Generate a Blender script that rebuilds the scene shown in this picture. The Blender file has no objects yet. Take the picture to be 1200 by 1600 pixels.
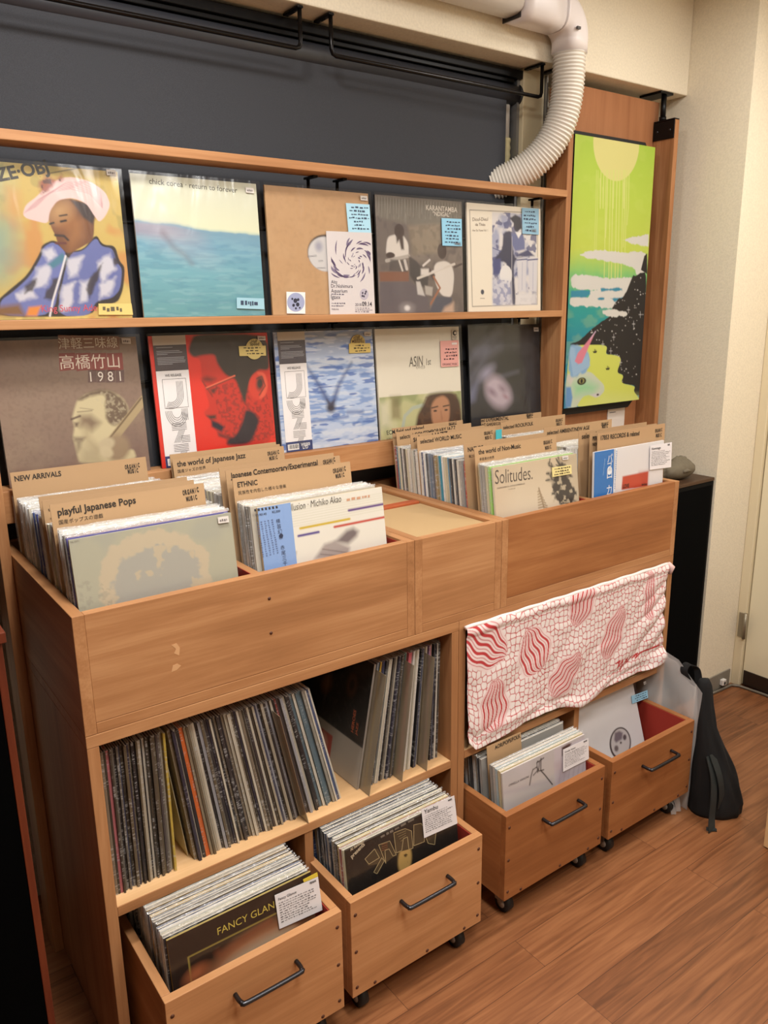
import bpy, math, random
import numpy as np
from mathutils import Vector, Matrix
random.seed(7); rng = np.random.RandomState(11)
SC = bpy.context.scene
COL = SC.collection
# ------------------------------------------------------------------ camera
CAMP = np.array([-0.3211, -1.3704, 1.5460]); YAW, PITCH, ROLL, FPX = 0.6287, -0.2494, -0.0138, 1244.97
_fw = np.array([math.sin(YAW)*math.cos(PITCH), math.cos(YAW)*math.cos(PITCH), math.sin(PITCH)])
_rt = np.array([math.cos(YAW), -math.sin(YAW), 0.0]); _up = np.cross(_rt, _fw)
CR = _rt*math.cos(ROLL)+_up*math.sin(ROLL); CU = -_rt*math.sin(ROLL)+_up*math.cos(ROLL)
cam_d = bpy.data.cameras.new('camera'); cam = bpy.data.objects.new('camera', cam_d); COL.objects.link(cam)
cam_d.sensor_fit = 'VERTICAL'; cam_d.sensor_height = 36.0; cam_d.lens = FPX/1600*36.0
cam_d.clip_start = 0.02; cam_d.clip_end = 50
M4 = Matrix(((CR[0], CU[0], -_fw[0], CAMP[0]), (CR[1], CU[1], -_fw[1], CAMP[1]), (CR[2], CU[2], -_fw[2], CAMP[2]), (0, 0, 0, 1)))
cam.matrix_world = M4
SC.camera = cam
# ------------------------------------------------------------------ world, lamps, exposure
W = bpy.data.worlds.new('world'); SC.world = W; W.use_nodes = True
W.node_tree.nodes['Background'].inputs[0].default_value = (1.0, 0.9, 0.78, 1); W.node_tree.nodes['Background'].inputs[1].default_value = 0.015
SC.view_settings.view_transform = 'Standard'; SC.view_settings.look = 'None'
SC.view_settings.exposure = 0.05; SC.view_settings.gamma = 1.0; SC.view_settings.use_curve_mapping = False
LAMP_COL = (1.0, 0.985, 0.95)
CEIL = 2.62
LAMPS = [(0.18, -0.28, 19.0, 0.13), (1.90, -0.10, 3.4, 0.13), (2.20, -0.70, 13.0, 0.13), (0.3, -1.15, 27.0, 0.30), (1.3, -1.9, 19.0, 0.30)]   # x, y, watts, radius; door-side and farthest lamps added to brighten the pillar
for (lx, ly, lw, lr) in LAMPS:
    ld = bpy.data.lights.new('lamp_light', 'AREA'); ld.shape = 'DISK'; ld.size = lr*2; ld.energy = lw; ld.color = LAMP_COL
    lo = bpy.data.objects.new('lamp_light', ld); lo.location = (lx, ly, CEIL-0.062); COL.objects.link(lo)

# ------------------------------------------------------------------ picture <-> place
def unp(px, py, axis, c):
    d = _fw + CR*((px-600)/FPX) - CU*((py-800)/FPX)
    i = 'xyz'.index(axis); t = (c-CAMP[i])/d[i]
    return CAMP+d*t
def lin(c):
    return tuple(((v/255.0)/12.92 if v/255.0 <= 0.04045 else (((v/255.0)+0.055)/1.055)**2.4) for v in c)
# ------------------------------------------------------------------ mesh collector
class MB:
    def __init__(s): s.v = []; s.f = []; s.m = []; s.mats = []; s.sm = []; s.col = None
    def mi(s, mat):
        if mat not in s.mats: s.mats.append(mat)
        return s.mats.index(mat)
    def add(s, vs, fs, mat, smooth=False):
        b = len(s.v); k = s.mi(mat)
        s.v += [tuple(map(float, p)) for p in vs]
        for f in fs: s.f.append(tuple(b+i for i in f)); s.m.append(k); s.sm.append(smooth)
        return b
    def box(s, x0, x1, y0, y1, z0, z1, mat):
        vs = [(x0,y0,z0),(x1,y0,z0),(x1,y1,z0),(x0,y1,z0),(x0,y0,z1),(x1,y0,z1),(x1,y1,z1),(x0,y1,z1)]
        s.add(vs, [(0,3,2,1),(4,5,6,7),(0,1,5,4),(1,2,6,5),(2,3,7,6),(3,0,4,7)], mat)
    def hexa(s, b, t, mat):   # bottom quad, top quad, both anticlockwise from above
        s.add(list(b)+list(t), [(0,3,2,1),(4,5,6,7),(0,1,5,4),(1,2,6,5),(2,3,7,6),(3,0,4,7)], mat)
    def tube(s, pts, r, mat, n=10, caps=True):
        pts = [np.array(p, float) for p in pts]; N = len(pts)
        rs = r if hasattr(r, '__len__') else [r]*N
        T = []
        for i in range(N):
            a = pts[min(i+1, N-1)]-pts[max(i-1, 0)]; T.append(a/np.linalg.norm(a))
        ref = np.array([0,0,1.0]) if abs(T[0][2]) < .9 else np.array([1.0,0,0])
        u = np.cross(T[0], ref); u /= np.linalg.norm(u)
        vs = []
        for i in range(N):
            u = u-T[i]*(u@T[i]); u /= np.linalg.norm(u); w = np.cross(T[i], u)
            for k in range(n):
                a = 2*math.pi*k/n; vs.append(pts[i]+rs[i]*(u*math.cos(a)+w*math.sin(a)))
        fs = [(i*n+k, i*n+(k+1)%n, (i+1)*n+(k+1)%n, (i+1)*n+k) for i in range(N-1) for k in range(n)]
        if caps: fs += [tuple(range(n))[::-1], tuple(range((N-1)*n, N*n))]
        s.add(vs, fs, mat, True)
    def cyl(s, a, b, r, mat, n=16): s.tube([a, b], r, mat, n)
    def prism(s, poly, y0, y1, mat):   # poly in (x,z), extruded along y
        n = len(poly); vs = [(p[0], y0, p[1]) for p in poly]+[(p[0], y1, p[1]) for p in poly]
        s.add(vs, [tuple(range(n)), tuple(range(2*n-1, n-1, -1))]+[(i, n+i, n+(i+1)%n, (i+1)%n) for i in range(n)], mat)
    def grid(s, P, mat, smooth=True):  # P[j][i] points
        nj, ni = len(P), len(P[0]); vs = [p for r in P for p in r]
        s.add(vs, [(j*ni+i, j*ni+i+1, (j+1)*ni+i+1, (j+1)*ni+i) for j in range(nj-1) for i in range(ni-1)], mat, smooth)
    def mesh(s, name):
        me = bpy.data.meshes.new(name); me.from_pydata(s.v, [], s.f)
        for m in s.mats: me.materials.append(m)
        me.polygons.foreach_set('material_index', s.m); me.polygons.foreach_set('use_smooth', s.sm)
        if s.col is not None:
            a = me.color_attributes.new('paint', 'FLOAT_COLOR', 'POINT'); buf = np.zeros((len(s.v), 4), np.float32); buf[:, 3] = 1
            for (b, arr) in s.col: buf[b:b+len(arr), :3] = arr
            a.data.foreach_set('color', buf.ravel())
        me.update(); return me
def obj(name, mb, parent=None, bevel=0.0, loc=None):
    o = bpy.data.objects.new(name, mb.mesh(name)); COL.objects.link(o)
    if parent is not None: o.parent = parent
    if loc is not None: o.location = loc
    if bevel:
        b = o.modifiers.new('bevel', 'BEVEL'); b.width = bevel; b.segments = 2; b.limit_method = 'ANGLE'; b.angle_limit = math.radians(50)
    return o
def tag(o, label, cat, group=None):
    o['label'] = label; o['category'] = cat
    if group: o['group'] = group
    return o
def thing(name, label, cat, loc=(0,0,0), group=None):
    o = bpy.data.objects.new(name, None); o.empty_display_size = .05; COL.objects.link(o); o.location = loc
    return tag(o, label, cat, group)
def struct(name, mb, bevel=0.0):
    o = obj(name, mb, None, bevel); o['kind'] = 'structure'; return o
class Sub(MB):   # a collector given in place coordinates, stored relative to its thing
    def __init__(s, base): super().__init__(); s.base = np.array(base, float)
    def add(s, vs, fs, mat, smooth=False): return super().add([tuple(np.array(p, float)-s.base) for p in vs], fs, mat, smooth)
# ------------------------------------------------------------------ materials
def newmat(name):
    m = bpy.data.materials.new(name); m.use_nodes = True; nt = m.node_tree; nt.nodes.clear()
    out = nt.nodes.new('ShaderNodeOutputMaterial'); bs = nt.nodes.new('ShaderNodeBsdfPrincipled'); nt.links.new(bs.outputs[0], out.inputs[0])
    return m, nt, bs, out
_flat = {}
def flat(rgb, rough=.55, metal=0.0, spec=.5):
    k = (tuple(rgb), rough, metal, spec)
    if k in _flat: return _flat[k]
    m, nt, bs, out = newmat('paint_%02x%02x%02x' % tuple(int(c) for c in rgb))
    bs.inputs['Base Color'].default_value = lin(rgb)+(1,); bs.inputs['Roughness'].default_value = rough; bs.inputs['Metallic'].default_value = metal
    bs.inputs['Specular IOR Level'].default_value = spec
    _flat[k] = m; return m
def N(nt, typ, **kw):
    n = nt.nodes.new(typ)
    for k, v in kw.items():
        if hasattr(n, k) and not k.startswith('i_'): setattr(n, k, v)
    return n
def objcoord(nt, scale, rnd=True):
    tc = N(nt, 'ShaderNodeTexCoord'); mp = N(nt, 'ShaderNodeMapping'); mp.inputs['Scale'].default_value = scale
    nt.links.new(tc.outputs['Object'], mp.inputs['Vector'])
    if rnd:
        oi = N(nt, 'ShaderNodeObjectInfo'); ml = N(nt, 'ShaderNodeMath', operation='MULTIPLY'); ml.inputs[1].default_value = 37.0
        nt.links.new(oi.outputs['Random'], ml.inputs[0])
        cb = N(nt, 'ShaderNodeCombineXYZ')
        for i in range(3): nt.links.new(ml.outputs[0], cb.inputs[i])
        nt.links.new(cb.outputs[0], mp.inputs['Location'])
    return mp
def ramp(nt, stops):
    r = N(nt, 'ShaderNodeValToRGB')
    while len(r.color_ramp.elements) < len(stops): r.color_ramp.elements.new(.5)
    for e, (p, c) in zip(r.color_ramp.elements, stops): e.position = p; e.color = lin(c)+(1,)
    return r
def wood(name, dark, mid, light, axis, rough=.5, knots=0.0, fine=1.0):
    m, nt, bs, out = newmat(name); bs.inputs['Specular IOR Level'].default_value = .28
    sc = [14.0, 14.0, 14.0]; sc['xyz'.index(axis)] = 1.1
    mp = objcoord(nt, sc)
    n1 = N(nt, 'ShaderNodeTexNoise'); n1.inputs['Scale'].default_value = 1.4; n1.inputs['Detail'].default_value = 7; n1.inputs['Roughness'].default_value = .62; n1.inputs['Distortion'].default_value = .55
    nt.links.new(mp.outputs[0], n1.inputs['Vector'])
    sc2 = [130.0]*3; sc2['xyz'.index(axis)] = 3.0
    mp2 = objcoord(nt, sc2); n2 = N(nt, 'ShaderNodeTexNoise'); n2.inputs['Scale'].default_value = 1.5; n2.inputs['Detail'].default_value = 3
    nt.links.new(mp2.outputs[0], n2.inputs['Vector'])
    mx = N(nt, 'ShaderNodeMath', operation='MULTIPLY_ADD'); mx.inputs[1].default_value = .30*fine; nt.links.new(n2.outputs[0], mx.inputs[0]); nt.links.new(n1.outputs[0], mx.inputs[2])
    mpb = objcoord(nt, [2.2]*3); n3 = N(nt, 'ShaderNodeTexNoise'); n3.inputs['Scale'].default_value = 1.6; n3.inputs['Detail'].default_value = 2; nt.links.new(mpb.outputs[0], n3.inputs['Vector'])
    mx2 = N(nt, 'ShaderNodeMath', operation='MULTIPLY_ADD'); mx2.inputs[1].default_value = .35; nt.links.new(n3.outputs[0], mx2.inputs[0]); nt.links.new(mx.outputs[0], mx2.inputs[2])
    r = ramp(nt, [(.50, dark), (.80, mid), (1.0, light)]); nt.links.new(mx2.outputs[0], r.inputs[0])
    last = r.outputs[0]
    if knots:
        sk = [5.0]*3; sk['xyz'.index(axis)] = 2.6
        mk = objcoord(nt, sk); v = N(nt, 'ShaderNodeTexVoronoi'); v.inputs['Scale'].default_value = 1.5; nt.links.new(mk.outputs[0], v.inputs['Vector'])
        rk = N(nt, 'ShaderNodeMapRange'); rk.inputs['From Min'].default_value = .02; rk.inputs['From Max'].default_value = .16; rk.inputs['To Min'].default_value = knots; rk.inputs['To Max'].default_value = 0
        nt.links.new(v.outputs['Distance'], rk.inputs['Value'])
        mc = N(nt, 'ShaderNodeMix', data_type='RGBA'); nt.links.new(rk.outputs[0], mc.inputs[0]); nt.links.new(last, mc.inputs[6]); mc.inputs[7].default_value = lin([c*.55 for c in dark])+(1,)
        last = mc.outputs[2]
    nt.links.new(last, bs.inputs['Base Color']); bs.inputs['Roughness'].default_value = rough
    bp = N(nt, 'ShaderNodeBump'); bp.inputs['Strength'].default_value = .06; bp.inputs['Distance'].default_value = .002; nt.links.new(n2.outputs[0], bp.inputs['Height']); nt.links.new(bp.outputs[0], bs.inputs['Normal'])
    return m
WD = ((146, 99, 62), (172, 121, 79), (188, 138, 94))
WOODX = wood('stained_plywood_long', *WD, 'x'); WOODY = wood('stained_plywood_deep', *WD, 'y'); WOODZ = wood('stained_plywood_tall', *WD, 'z')
PINE = wood('knotty_pine_stained', (122, 78, 46), (164, 112, 72), (188, 138, 94), 'z', knots=.75)
PANEL = wood('stained_panel', (146, 94, 60), (162, 108, 71), (172, 118, 79), 'z', fine=.5)
BIRCH = wood('birch_shelf', (205, 160, 112), (222, 178, 128), (232, 192, 145), 'x', fine=.4)
CRATEX = wood('crate_plywood', (166, 115, 73), (192, 138, 92), (206, 154, 108), 'x', fine=.7); CRATEY = wood('crate_plywood_side', (166, 115, 73), (192, 138, 92), (206, 154, 108), 'y', fine=.7)
WD2 = ((130, 80, 44), (156, 100, 58), (172, 116, 70))  # right-hand units: darker stain, deepened further to stand for weaker light there
WOODX2 = wood('dark_stain_dimmed_plywood', *WD2, 'x'); CRATEX2 = wood('dark_dimmed_crate_plywood', (136, 84, 46), (158, 101, 58), (172, 116, 70), 'x', fine=.7); CRATEY2 = wood('dark_dimmed_crate_side', (136, 84, 46), (158, 101, 58), (172, 116, 70), 'y', fine=.7)
CAP = flat((84, 46, 26)); BLACKM = flat((16, 15, 16), .38, .6); BLACKP = flat((14, 14, 15), .55); WHITEP = flat((226, 220, 214), .4); REDFELT = flat((160, 44, 28), .8)
STEEL = flat((70, 70, 74), .32, .9); ALU = flat((150, 150, 152), .35, .8); WHITE = flat((232, 228, 224), .6); KRAFTE = flat((150, 112, 72), .8)
def plaster(name, rgb, sc=150, st=.35):
    m, nt, bs, out = newmat(name); mp = objcoord(nt, [1]*3, False)
    n = N(nt, 'ShaderNodeTexNoise'); n.inputs['Scale'].default_value = sc; n.inputs['Detail'].default_value = 4; nt.links.new(mp.outputs[0], n.inputs['Vector'])
    r = ramp(nt, [(.3, [c*.95 for c in rgb]), (.7, rgb)]); nt.links.new(n.outputs[0], r.inputs[0]); nt.links.new(r.outputs[0], bs.inputs['Base Color'])
    bp = N(nt, 'ShaderNodeBump'); bp.inputs['Strength'].default_value = st; bp.inputs['Distance'].default_value = .002; nt.links.new(n.outputs[0], bp.inputs['Height']); nt.links.new(bp.outputs[0], bs.inputs['Normal'])
    bs.inputs['Roughness'].default_value = .85; return m
WALLM = plaster('cream_wallpaper', (236, 224, 200)); CEILM = plaster('ceiling_white', (225, 218, 205)); DOORM = flat((234, 222, 190), .5)
def fabric(name, rgb, sc=900, st=.2, rough=.9, dk=.82):
    m, nt, bs, out = newmat(name); mp = objcoord(nt, [1]*3, False)
    w = N(nt, 'ShaderNodeTexNoise'); w.inputs['Scale'].default_value = sc; nt.links.new(mp.outputs[0], w.inputs['Vector'])
    r = ramp(nt, [(.3, [c*dk for c in rgb]), (.7, rgb)]); nt.links.new(w.outputs[0], r.inputs[0]); nt.links.new(r.outputs[0], bs.inputs['Base Color'])
    bp = N(nt, 'ShaderNodeBump'); bp.inputs['Strength'].default_value = st; bp.inputs['Distance'].default_value = .001; nt.links.new(w.outputs[0], bp.inputs['Height']); nt.links.new(bp.outputs[0], bs.inputs['Normal'])
    bs.inputs['Roughness'].default_value = rough; return m
BLINDM = fabric('charcoal_blind', (61, 62, 67)); BAGM = fabric('black_nylon', (13, 12, 12), 500, .3, .9)
KRAFT = fabric('kraft_card', (184, 148, 108), 1500, .05, .75, .93)
# painted surfaces take their printed picture from the mesh's paint attribute
def paintmat(name, rough, spec=.4):
    m, nt, bs, out = newmat(name); a = N(nt, 'ShaderNodeAttribute'); a.attribute_name = 'paint'
    nt.links.new(a.outputs['Color'], bs.inputs['Base Color']); bs.inputs['Roughness'].default_value = rough; bs.inputs['Specular IOR Level'].default_value = spec; return m
PRINT = paintmat('printed_card', .5); CANVASM = paintmat('acrylic_canvas', .55); CLOTHM = paintmat('printed_cotton', .9, .15)
# clear plastic sleeves
def sleeve(name, base, whit, bump, sc, rough, tint=(.85, .84, .82)):
    m, nt, bs, out = newmat(name); nt.nodes.remove(bs)
    tr = N(nt, 'ShaderNodeBsdfTransparent'); gl = N(nt, 'ShaderNodeBsdfGlossy'); gl.inputs['Roughness'].default_value = rough
    lw = N(nt, 'ShaderNodeLayerWeight'); fp = N(nt, 'ShaderNodeMath', operation='POWER'); fp.inputs[1].default_value = 5.0; nt.links.new(lw.outputs['Facing'], fp.inputs[0])
    fr = N(nt, 'ShaderNodeMath', operation='MULTIPLY_ADD'); fr.inputs[1].default_value = .7; fr.inputs[2].default_value = .045; nt.links.new(fp.outputs[0], fr.inputs[0])
    mp = objcoord(nt, [1.0, 1.0, .35]); n = N(nt, 'ShaderNodeTexNoise'); n.inputs['Scale'].default_value = sc; n.inputs['Detail'].default_value = 3; n.inputs['Distortion'].default_value = 1.2
    nt.links.new(mp.outputs[0], n.inputs['Vector'])
    bp = N(nt, 'ShaderNodeBump'); bp.inputs['Strength'].default_value = bump; bp.inputs['Distance'].default_value = .02; nt.links.new(n.outputs[0], bp.inputs['Height'])
    nt.links.new(bp.outputs[0], gl.inputs['Normal'])
    ad = N(nt, 'ShaderNodeMath', operation='ADD'); ad.inputs[1].default_value = base; ad.use_clamp = True; nt.links.new(fr.outputs[0], ad.inputs[0])
    mx = N(nt, 'ShaderNodeMixShader'); nt.links.new(ad.outputs[0], mx.inputs[0]); nt.links.new(tr.outputs[0], mx.inputs[1]); nt.links.new(gl.outputs[0], mx.inputs[2])
    df = N(nt, 'ShaderNodeBsdfDiffuse'); df.inputs[0].default_value = tuple(tint)+(1,)
    m2 = N(nt, 'ShaderNodeMixShader'); m2.inputs[0].default_value = whit; nt.links.new(mx.outputs[0], m2.inputs[1]); nt.links.new(df.outputs[0], m2.inputs[2]); nt.links.new(m2.outputs[0], out.inputs[0])
    return m
CLEAR = sleeve('clear_sleeve', .0, .0, .25, 9, .16)
FRINGE = sleeve('sleeve_edge', .12, .16, .6, 90, .2)
POLY = sleeve('milky_bag', .05, .30, .5, 14, .2); ACRYL = sleeve('smoky_plastic', .03, .62, .05, 3, .25, (.30, .235, .155))
# record edges: colour of the object plus fine printed marks
def spinemat():
    m, nt, bs, out = newmat('record_jacket'); oi = N(nt, 'ShaderNodeObjectInfo')
    mp = objcoord(nt, [60, 60, 330]); n = N(nt, 'ShaderNodeTexNoise'); n.inputs['Scale'].default_value = 1.0; n.inputs['Detail'].default_value = 1; nt.links.new(mp.outputs[0], n.inputs['Vector'])
    mp2 = objcoord(nt, [8, 8, 9]); n2 = N(nt, 'ShaderNodeTexNoise'); n2.inputs['Scale'].default_value = 1.0; nt.links.new(mp2.outputs[0], n2.inputs['Vector'])
    a = N(nt, 'ShaderNodeMapRange'); a.inputs['From Min'].default_value = .55; a.inputs['From Max'].default_value = .60; nt.links.new(n.outputs[0], a.inputs['Value'])
    b = N(nt, 'ShaderNodeMapRange'); b.inputs['From Min'].default_value = .52; b.inputs['From Max'].default_value = .55; nt.links.new(n2.outputs[0], b.inputs['Value'])
    ml = N(nt, 'ShaderNodeMath', operation='MULTIPLY'); nt.links.new(a.outputs[0], ml.inputs[0]); nt.links.new(b.outputs[0], ml.inputs[1])
    m3 = N(nt, 'ShaderNodeMath', operation='MULTIPLY'); m3.inputs[1].default_value = .24; nt.links.new(ml.outputs[0], m3.inputs[0])
    inv = N(nt, 'ShaderNodeInvert'); nt.links.new(oi.outputs['Color'], inv.inputs['Color'])
    mc = N(nt, 'ShaderNodeMix', data_type='RGBA'); nt.links.new(m3.outputs[0], mc.inputs[0]); nt.links.new(oi.outputs['Color'], mc.inputs[6]); nt.links.new(inv.outputs[0], mc.inputs[7])
    nt.links.new(mc.outputs[2], bs.inputs['Base Color']); bs.inputs['Roughness'].default_value = .4; return m
SPINE = spinemat(); PAPER = flat((214, 204, 188), .8)
def floormat():
    m, nt, bs, out = newmat('vinyl_planks'); mp = objcoord(nt, [1, 1, 1], False)
    mp.inputs['Rotation'].default_value = (0, 0, 0)
    bk = N(nt, 'ShaderNodeTexBrick'); bk.offset = .37; bk.inputs['Scale'].default_value = 1.0; bk.inputs['Brick Width'].default_value = .92; bk.inputs['Row Height'].default_value = .1; bk.inputs['Mortar Size'].default_value = .0006
    bk.inputs['Color1'].default_value = (0, 0, 0, 1); bk.inputs['Color2'].default_value = (1, 1, 1, 1); bk.inputs['Mortar'].default_value = (.0, .0, .0, 1)
    nt.links.new(mp.outputs[0], bk.inputs['Vector'])
    mp2 = objcoord(nt, [3.2, 55, 1], False); ad = N(nt, 'ShaderNodeVectorMath', operation='MULTIPLY_ADD'); ad.inputs[1].default_value = (7.3, 21.0, 0); nt.links.new(bk.outputs[0], ad.inputs[0]); nt.links.new(mp2.outputs[0], ad.inputs[2])
    n = N(nt, 'ShaderNodeTexNoise'); n.inputs['Scale'].default_value = 1.3; n.inputs['Detail'].default_value = 6; n.inputs['Distortion'].default_value = .7; nt.links.new(ad.outputs[0], n.inputs['Vector'])
    sx = N(nt, 'ShaderNodeSeparateColor'); nt.links.new(bk.outputs[0], sx.inputs[0])
    mm = N(nt, 'ShaderNodeMath', operation='MULTIPLY_ADD'); mm.inputs[1].default_value = .22; nt.links.new(sx.outputs[0], mm.inputs[0]); nt.links.new(n.outputs[0], mm.inputs[2])
    r = ramp(nt, [(.36, (102, 62, 36)), (.60, (134, 84, 51)), (.86, (156, 103, 65))]); nt.links.new(mm.outputs[0], r.inputs[0])
    mc = N(nt, 'ShaderNodeMix', data_type='RGBA'); nt.links.new(bk.outputs['Fac'], mc.inputs[0]); nt.links.new(r.outputs[0], mc.inputs[6]); mc.inputs[7].default_value = lin((70, 40, 26))+(1,)
    nt.links.new(mc.outputs[2], bs.inputs['Base Color']); bs.inputs['Roughness'].default_value = .38; return m
FLOORM = floormat()
# ------------------------------------------------------------------ printed art
_tc = {}
def text_mesh(s, bold=0.0, slant=0.0):
    if any(ord(c) > 0x2fff for c in s): bold = 0.0
    k = (s, bold, slant)
    if k in _tc: return _tc[k]
    c = bpy.data.curves.new('t', 'FONT'); c.body = s; c.size = 1.0; c.resolution_u = 3; c.offset = bold; c.shear = slant
    o = bpy.data.objects.new('t', c); COL.objects.link(o); bpy.context.view_layer.update()
    me = bpy.data.meshes.new_from_object(o.evaluated_get(bpy.context.evaluated_depsgraph_get()))
    V = np.array([v.co[:2] for v in me.vertices]).reshape(-1, 2); F = [tuple(p.vertices) for p in me.polygons]
    bpy.data.objects.remove(o); bpy.data.curves.remove(c); bpy.data.meshes.remove(me)
    if len(V): V = V-np.array([V[:, 0].min(), 0])
    _tc[k] = (V, F); return _tc[k]
def vnoise(U, V, s, seed):
    r = np.random.RandomState(seed); g = r.rand(s+3, s+3); x = U*s; y = V*s
    i = np.floor(x).astype(int); j = np.floor(y).astype(int); fx = x-i; fy = y-j; i = i % (s+2); j = j % (s+2); fx = fx*fx*(3-2*fx); fy = fy*fy*(3-2*fy)
    return (g[j, i]*(1-fx)+g[j, i+1]*fx)*(1-fy)+(g[j+1, i]*(1-fx)+g[j+1, i+1]*fx)*fy
def fbm(U, V, s, seed, o=3):
    t = 0; a = 1; z = 0
    for k in range(o): t = t+a*vnoise(U, V, min(s*2**k, 400), seed+k); z += a; a *= .5
    return t/z
class Face:
    """A flat printed face: O = top left corner, ex = along the top, ey = down the side (place coordinates)."""
    def __init__(s, O, ex, ey, n=0, crop=(0, 0, 1), ny=None):
        s.O, s.ex, s.ey = np.array(O, float), np.array(ex, float), np.array(ey, float)
        s.wx, s.wy = np.linalg.norm(s.ex), np.linalg.norm(s.ey); s.crop = crop; s.nrm = np.cross(s.ex, s.ey)
        s.A = np.array([s.ex, s.ey]); s.G = np.linalg.inv(s.A@s.A.T); s.n = n; s.ny = ny or n
        if n:
            s.U, s.V = np.meshgrid(np.linspace(0, 1, n), np.linspace(0, 1, s.ny)); s.img = np.zeros((s.ny, n, 3))
        s.polys = []   # (verts uv, faces, material, layer)
    def uv(s, p):
        px = s.crop[0]+p[0]/s.crop[2]; py = s.crop[1]+p[1]/s.crop[2]
        d = _fw + CR*((px-600)/FPX) - CU*((py-800)/FPX)
        t = ((s.O-CAMP)@s.nrm)/(d@s.nrm); q = CAMP+d*t-s.O
        return s.G@(s.A@q)
    def kap(s):   # how much the slanting view narrows the face
        q = []
        for p in (s.O, s.O+s.ex, s.O+s.ey):
            d = p-CAMP; q.append(np.array([d@CR, d@CU])/(d@_fw))
        return s.wy/s.wx*np.linalg.norm(q[1]-q[0])/np.linalg.norm(q[2]-q[0])
    def uvs(s, P): return np.array([s.uv(p) for p in P])
    def mix(s, a, col): s.img += a[..., None]*(np.array(lin(col))-s.img)
    def fill(s, col): s.img[:] = lin(col)
    def vgrad(s, stops, src=None):
        t = s.V if src is None else src; ps = [p for p, c in stops]; cs = np.array([lin(c) for p, c in stops])
        for k in range(3): s.img[..., k] = np.interp(t, ps, cs[:, k])
    def sd(s, Q):
        asp = s.wy/s.wx; X = s.U; Y = s.V*asp; Q = Q*np.array([1, asp]); n = len(Q); ins = np.zeros_like(X, bool); dm = np.full_like(X, 9.)
        for i in range(n):
            a = Q[i]; b = Q[(i+1) % n]; e = b-a; L = e@e+1e-12
            t = np.clip(((X-a[0])*e[0]+(Y-a[1])*e[1])/L, 0, 1); dm = np.minimum(dm, (X-a[0]-t*e[0])**2+(Y-a[1]-t*e[1])**2)
            c = ((a[1] > Y) != (b[1] > Y)); ins ^= c & (X < (b[0]-a[0])*(Y-a[1])/(b[1]-a[1]+1e-12)+a[0])
        return np.where(ins, 1, -1)*np.sqrt(dm)
    def poly(s, P, col, soft=0, al=1.0, uv=False, rough=0):
        Q = np.array(P, float) if uv else s.uvs(P)
        if len(Q) >= 7 and not uv:
            for _ in range(2): Q = np.stack([Q*.8+np.roll(Q, -1, 0)*.2, Q*.2+np.roll(Q, -1, 0)*.8], 1).reshape(-1, 2)
        d = s.sd(Q); w = max(soft, .6/s.n)
        if rough: d = d+(fbm(s.U, s.V, 26, 5)-.5)*rough
        s.mix(np.clip(d/w*.5+.5, 0, 1)*al, col)
    def ell(s, c, rx, ry, col, ang=0, soft=0, al=1.0, uv=False):   # radii as fractions of the width
        if not uv: ry = ry*s.kap()
        c = np.array(c, float) if uv else s.uv(c); asp = s.wy/s.wx; X = s.U-c[0]; Y = (s.V-c[1])*asp
        ca, sa = math.cos(ang), math.sin(ang); d = np.sqrt(((X*ca+Y*sa)/rx)**2+((-X*sa+Y*ca)/ry)**2); w = max(soft, .6/s.n)/min(rx, ry)
        s.mix(np.clip((1-d)/w*.5+.5, 0, 1)*al, col)
    def line(s, P, w, col, al=1.0, uv=False, soft=0, w2=None):
        Q = np.array(P, float) if uv else s.uvs(P); asp = s.wy/s.wx; X = s.U; Y = s.V*asp; Q = Q*np.array([1, asp]); dm = np.full_like(X, 9.); n = len(Q)
        for i in range(n-1):
            a = Q[i]; e = Q[i+1]-a; t = np.clip(((X-a[0])*e[0]+(Y-a[1])*e[1])/(e@e+1e-12), 0, 1)
            ww = 0 if w2 is None else (w2-w)/2*(i+t)/(n-1)
            dm = np.minimum(dm, np.sqrt((X-a[0]-t*e[0])**2+(Y-a[1]-t*e[1])**2)-ww)
        f = max(soft, .6/s.n); s.mix(np.clip((w/2-dm)/f*.5+.5, 0, 1)*al, col)
    def speck(s, sc, thr, col, al=1.0, seed=1, soft=.06, P=None, sx=1):
        m = np.clip((fbm(s.U*sx, s.V, sc, seed)-thr)/soft, 0, 1)*al
        if P is not None: m = m*(s.sd(s.uvs(P)) > 0)
        s.mix(m, col)
    # crisp lettering and shapes laid on the printed face
    def shape(s, P, col, layer=1, uv=False):
        Q = np.array(P, float) if uv else s.uvs(P); s.polys.append((Q, [tuple(range(len(Q)))], flat(col), layer))
    def text(s, t, pl, pr, col, vs=1.0, bold=0.0, slant=0.0, layer=2, uv=False, hh=None):
        a, b = (np.array(pl, float), np.array(pr, float)) if uv else (s.uv(pl), s.uv(pr))
        V, F = text_mesh(t, bold, slant)
        if not len(V): return
        sc = np.array([s.wx, s.wy]); e = (b-a)*sc; L = np.linalg.norm(e); w = V[:, 0].max(); k = L/w
        ex = e/L; ey = np.array([ex[1], -ex[0]]); ky = k*vs if hh is None else hh
        P = a*sc+V[:, :1]*k*ex+V[:, 1:]*ky*ey; s.polys.append((P/sc, F, flat(col), layer))
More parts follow.
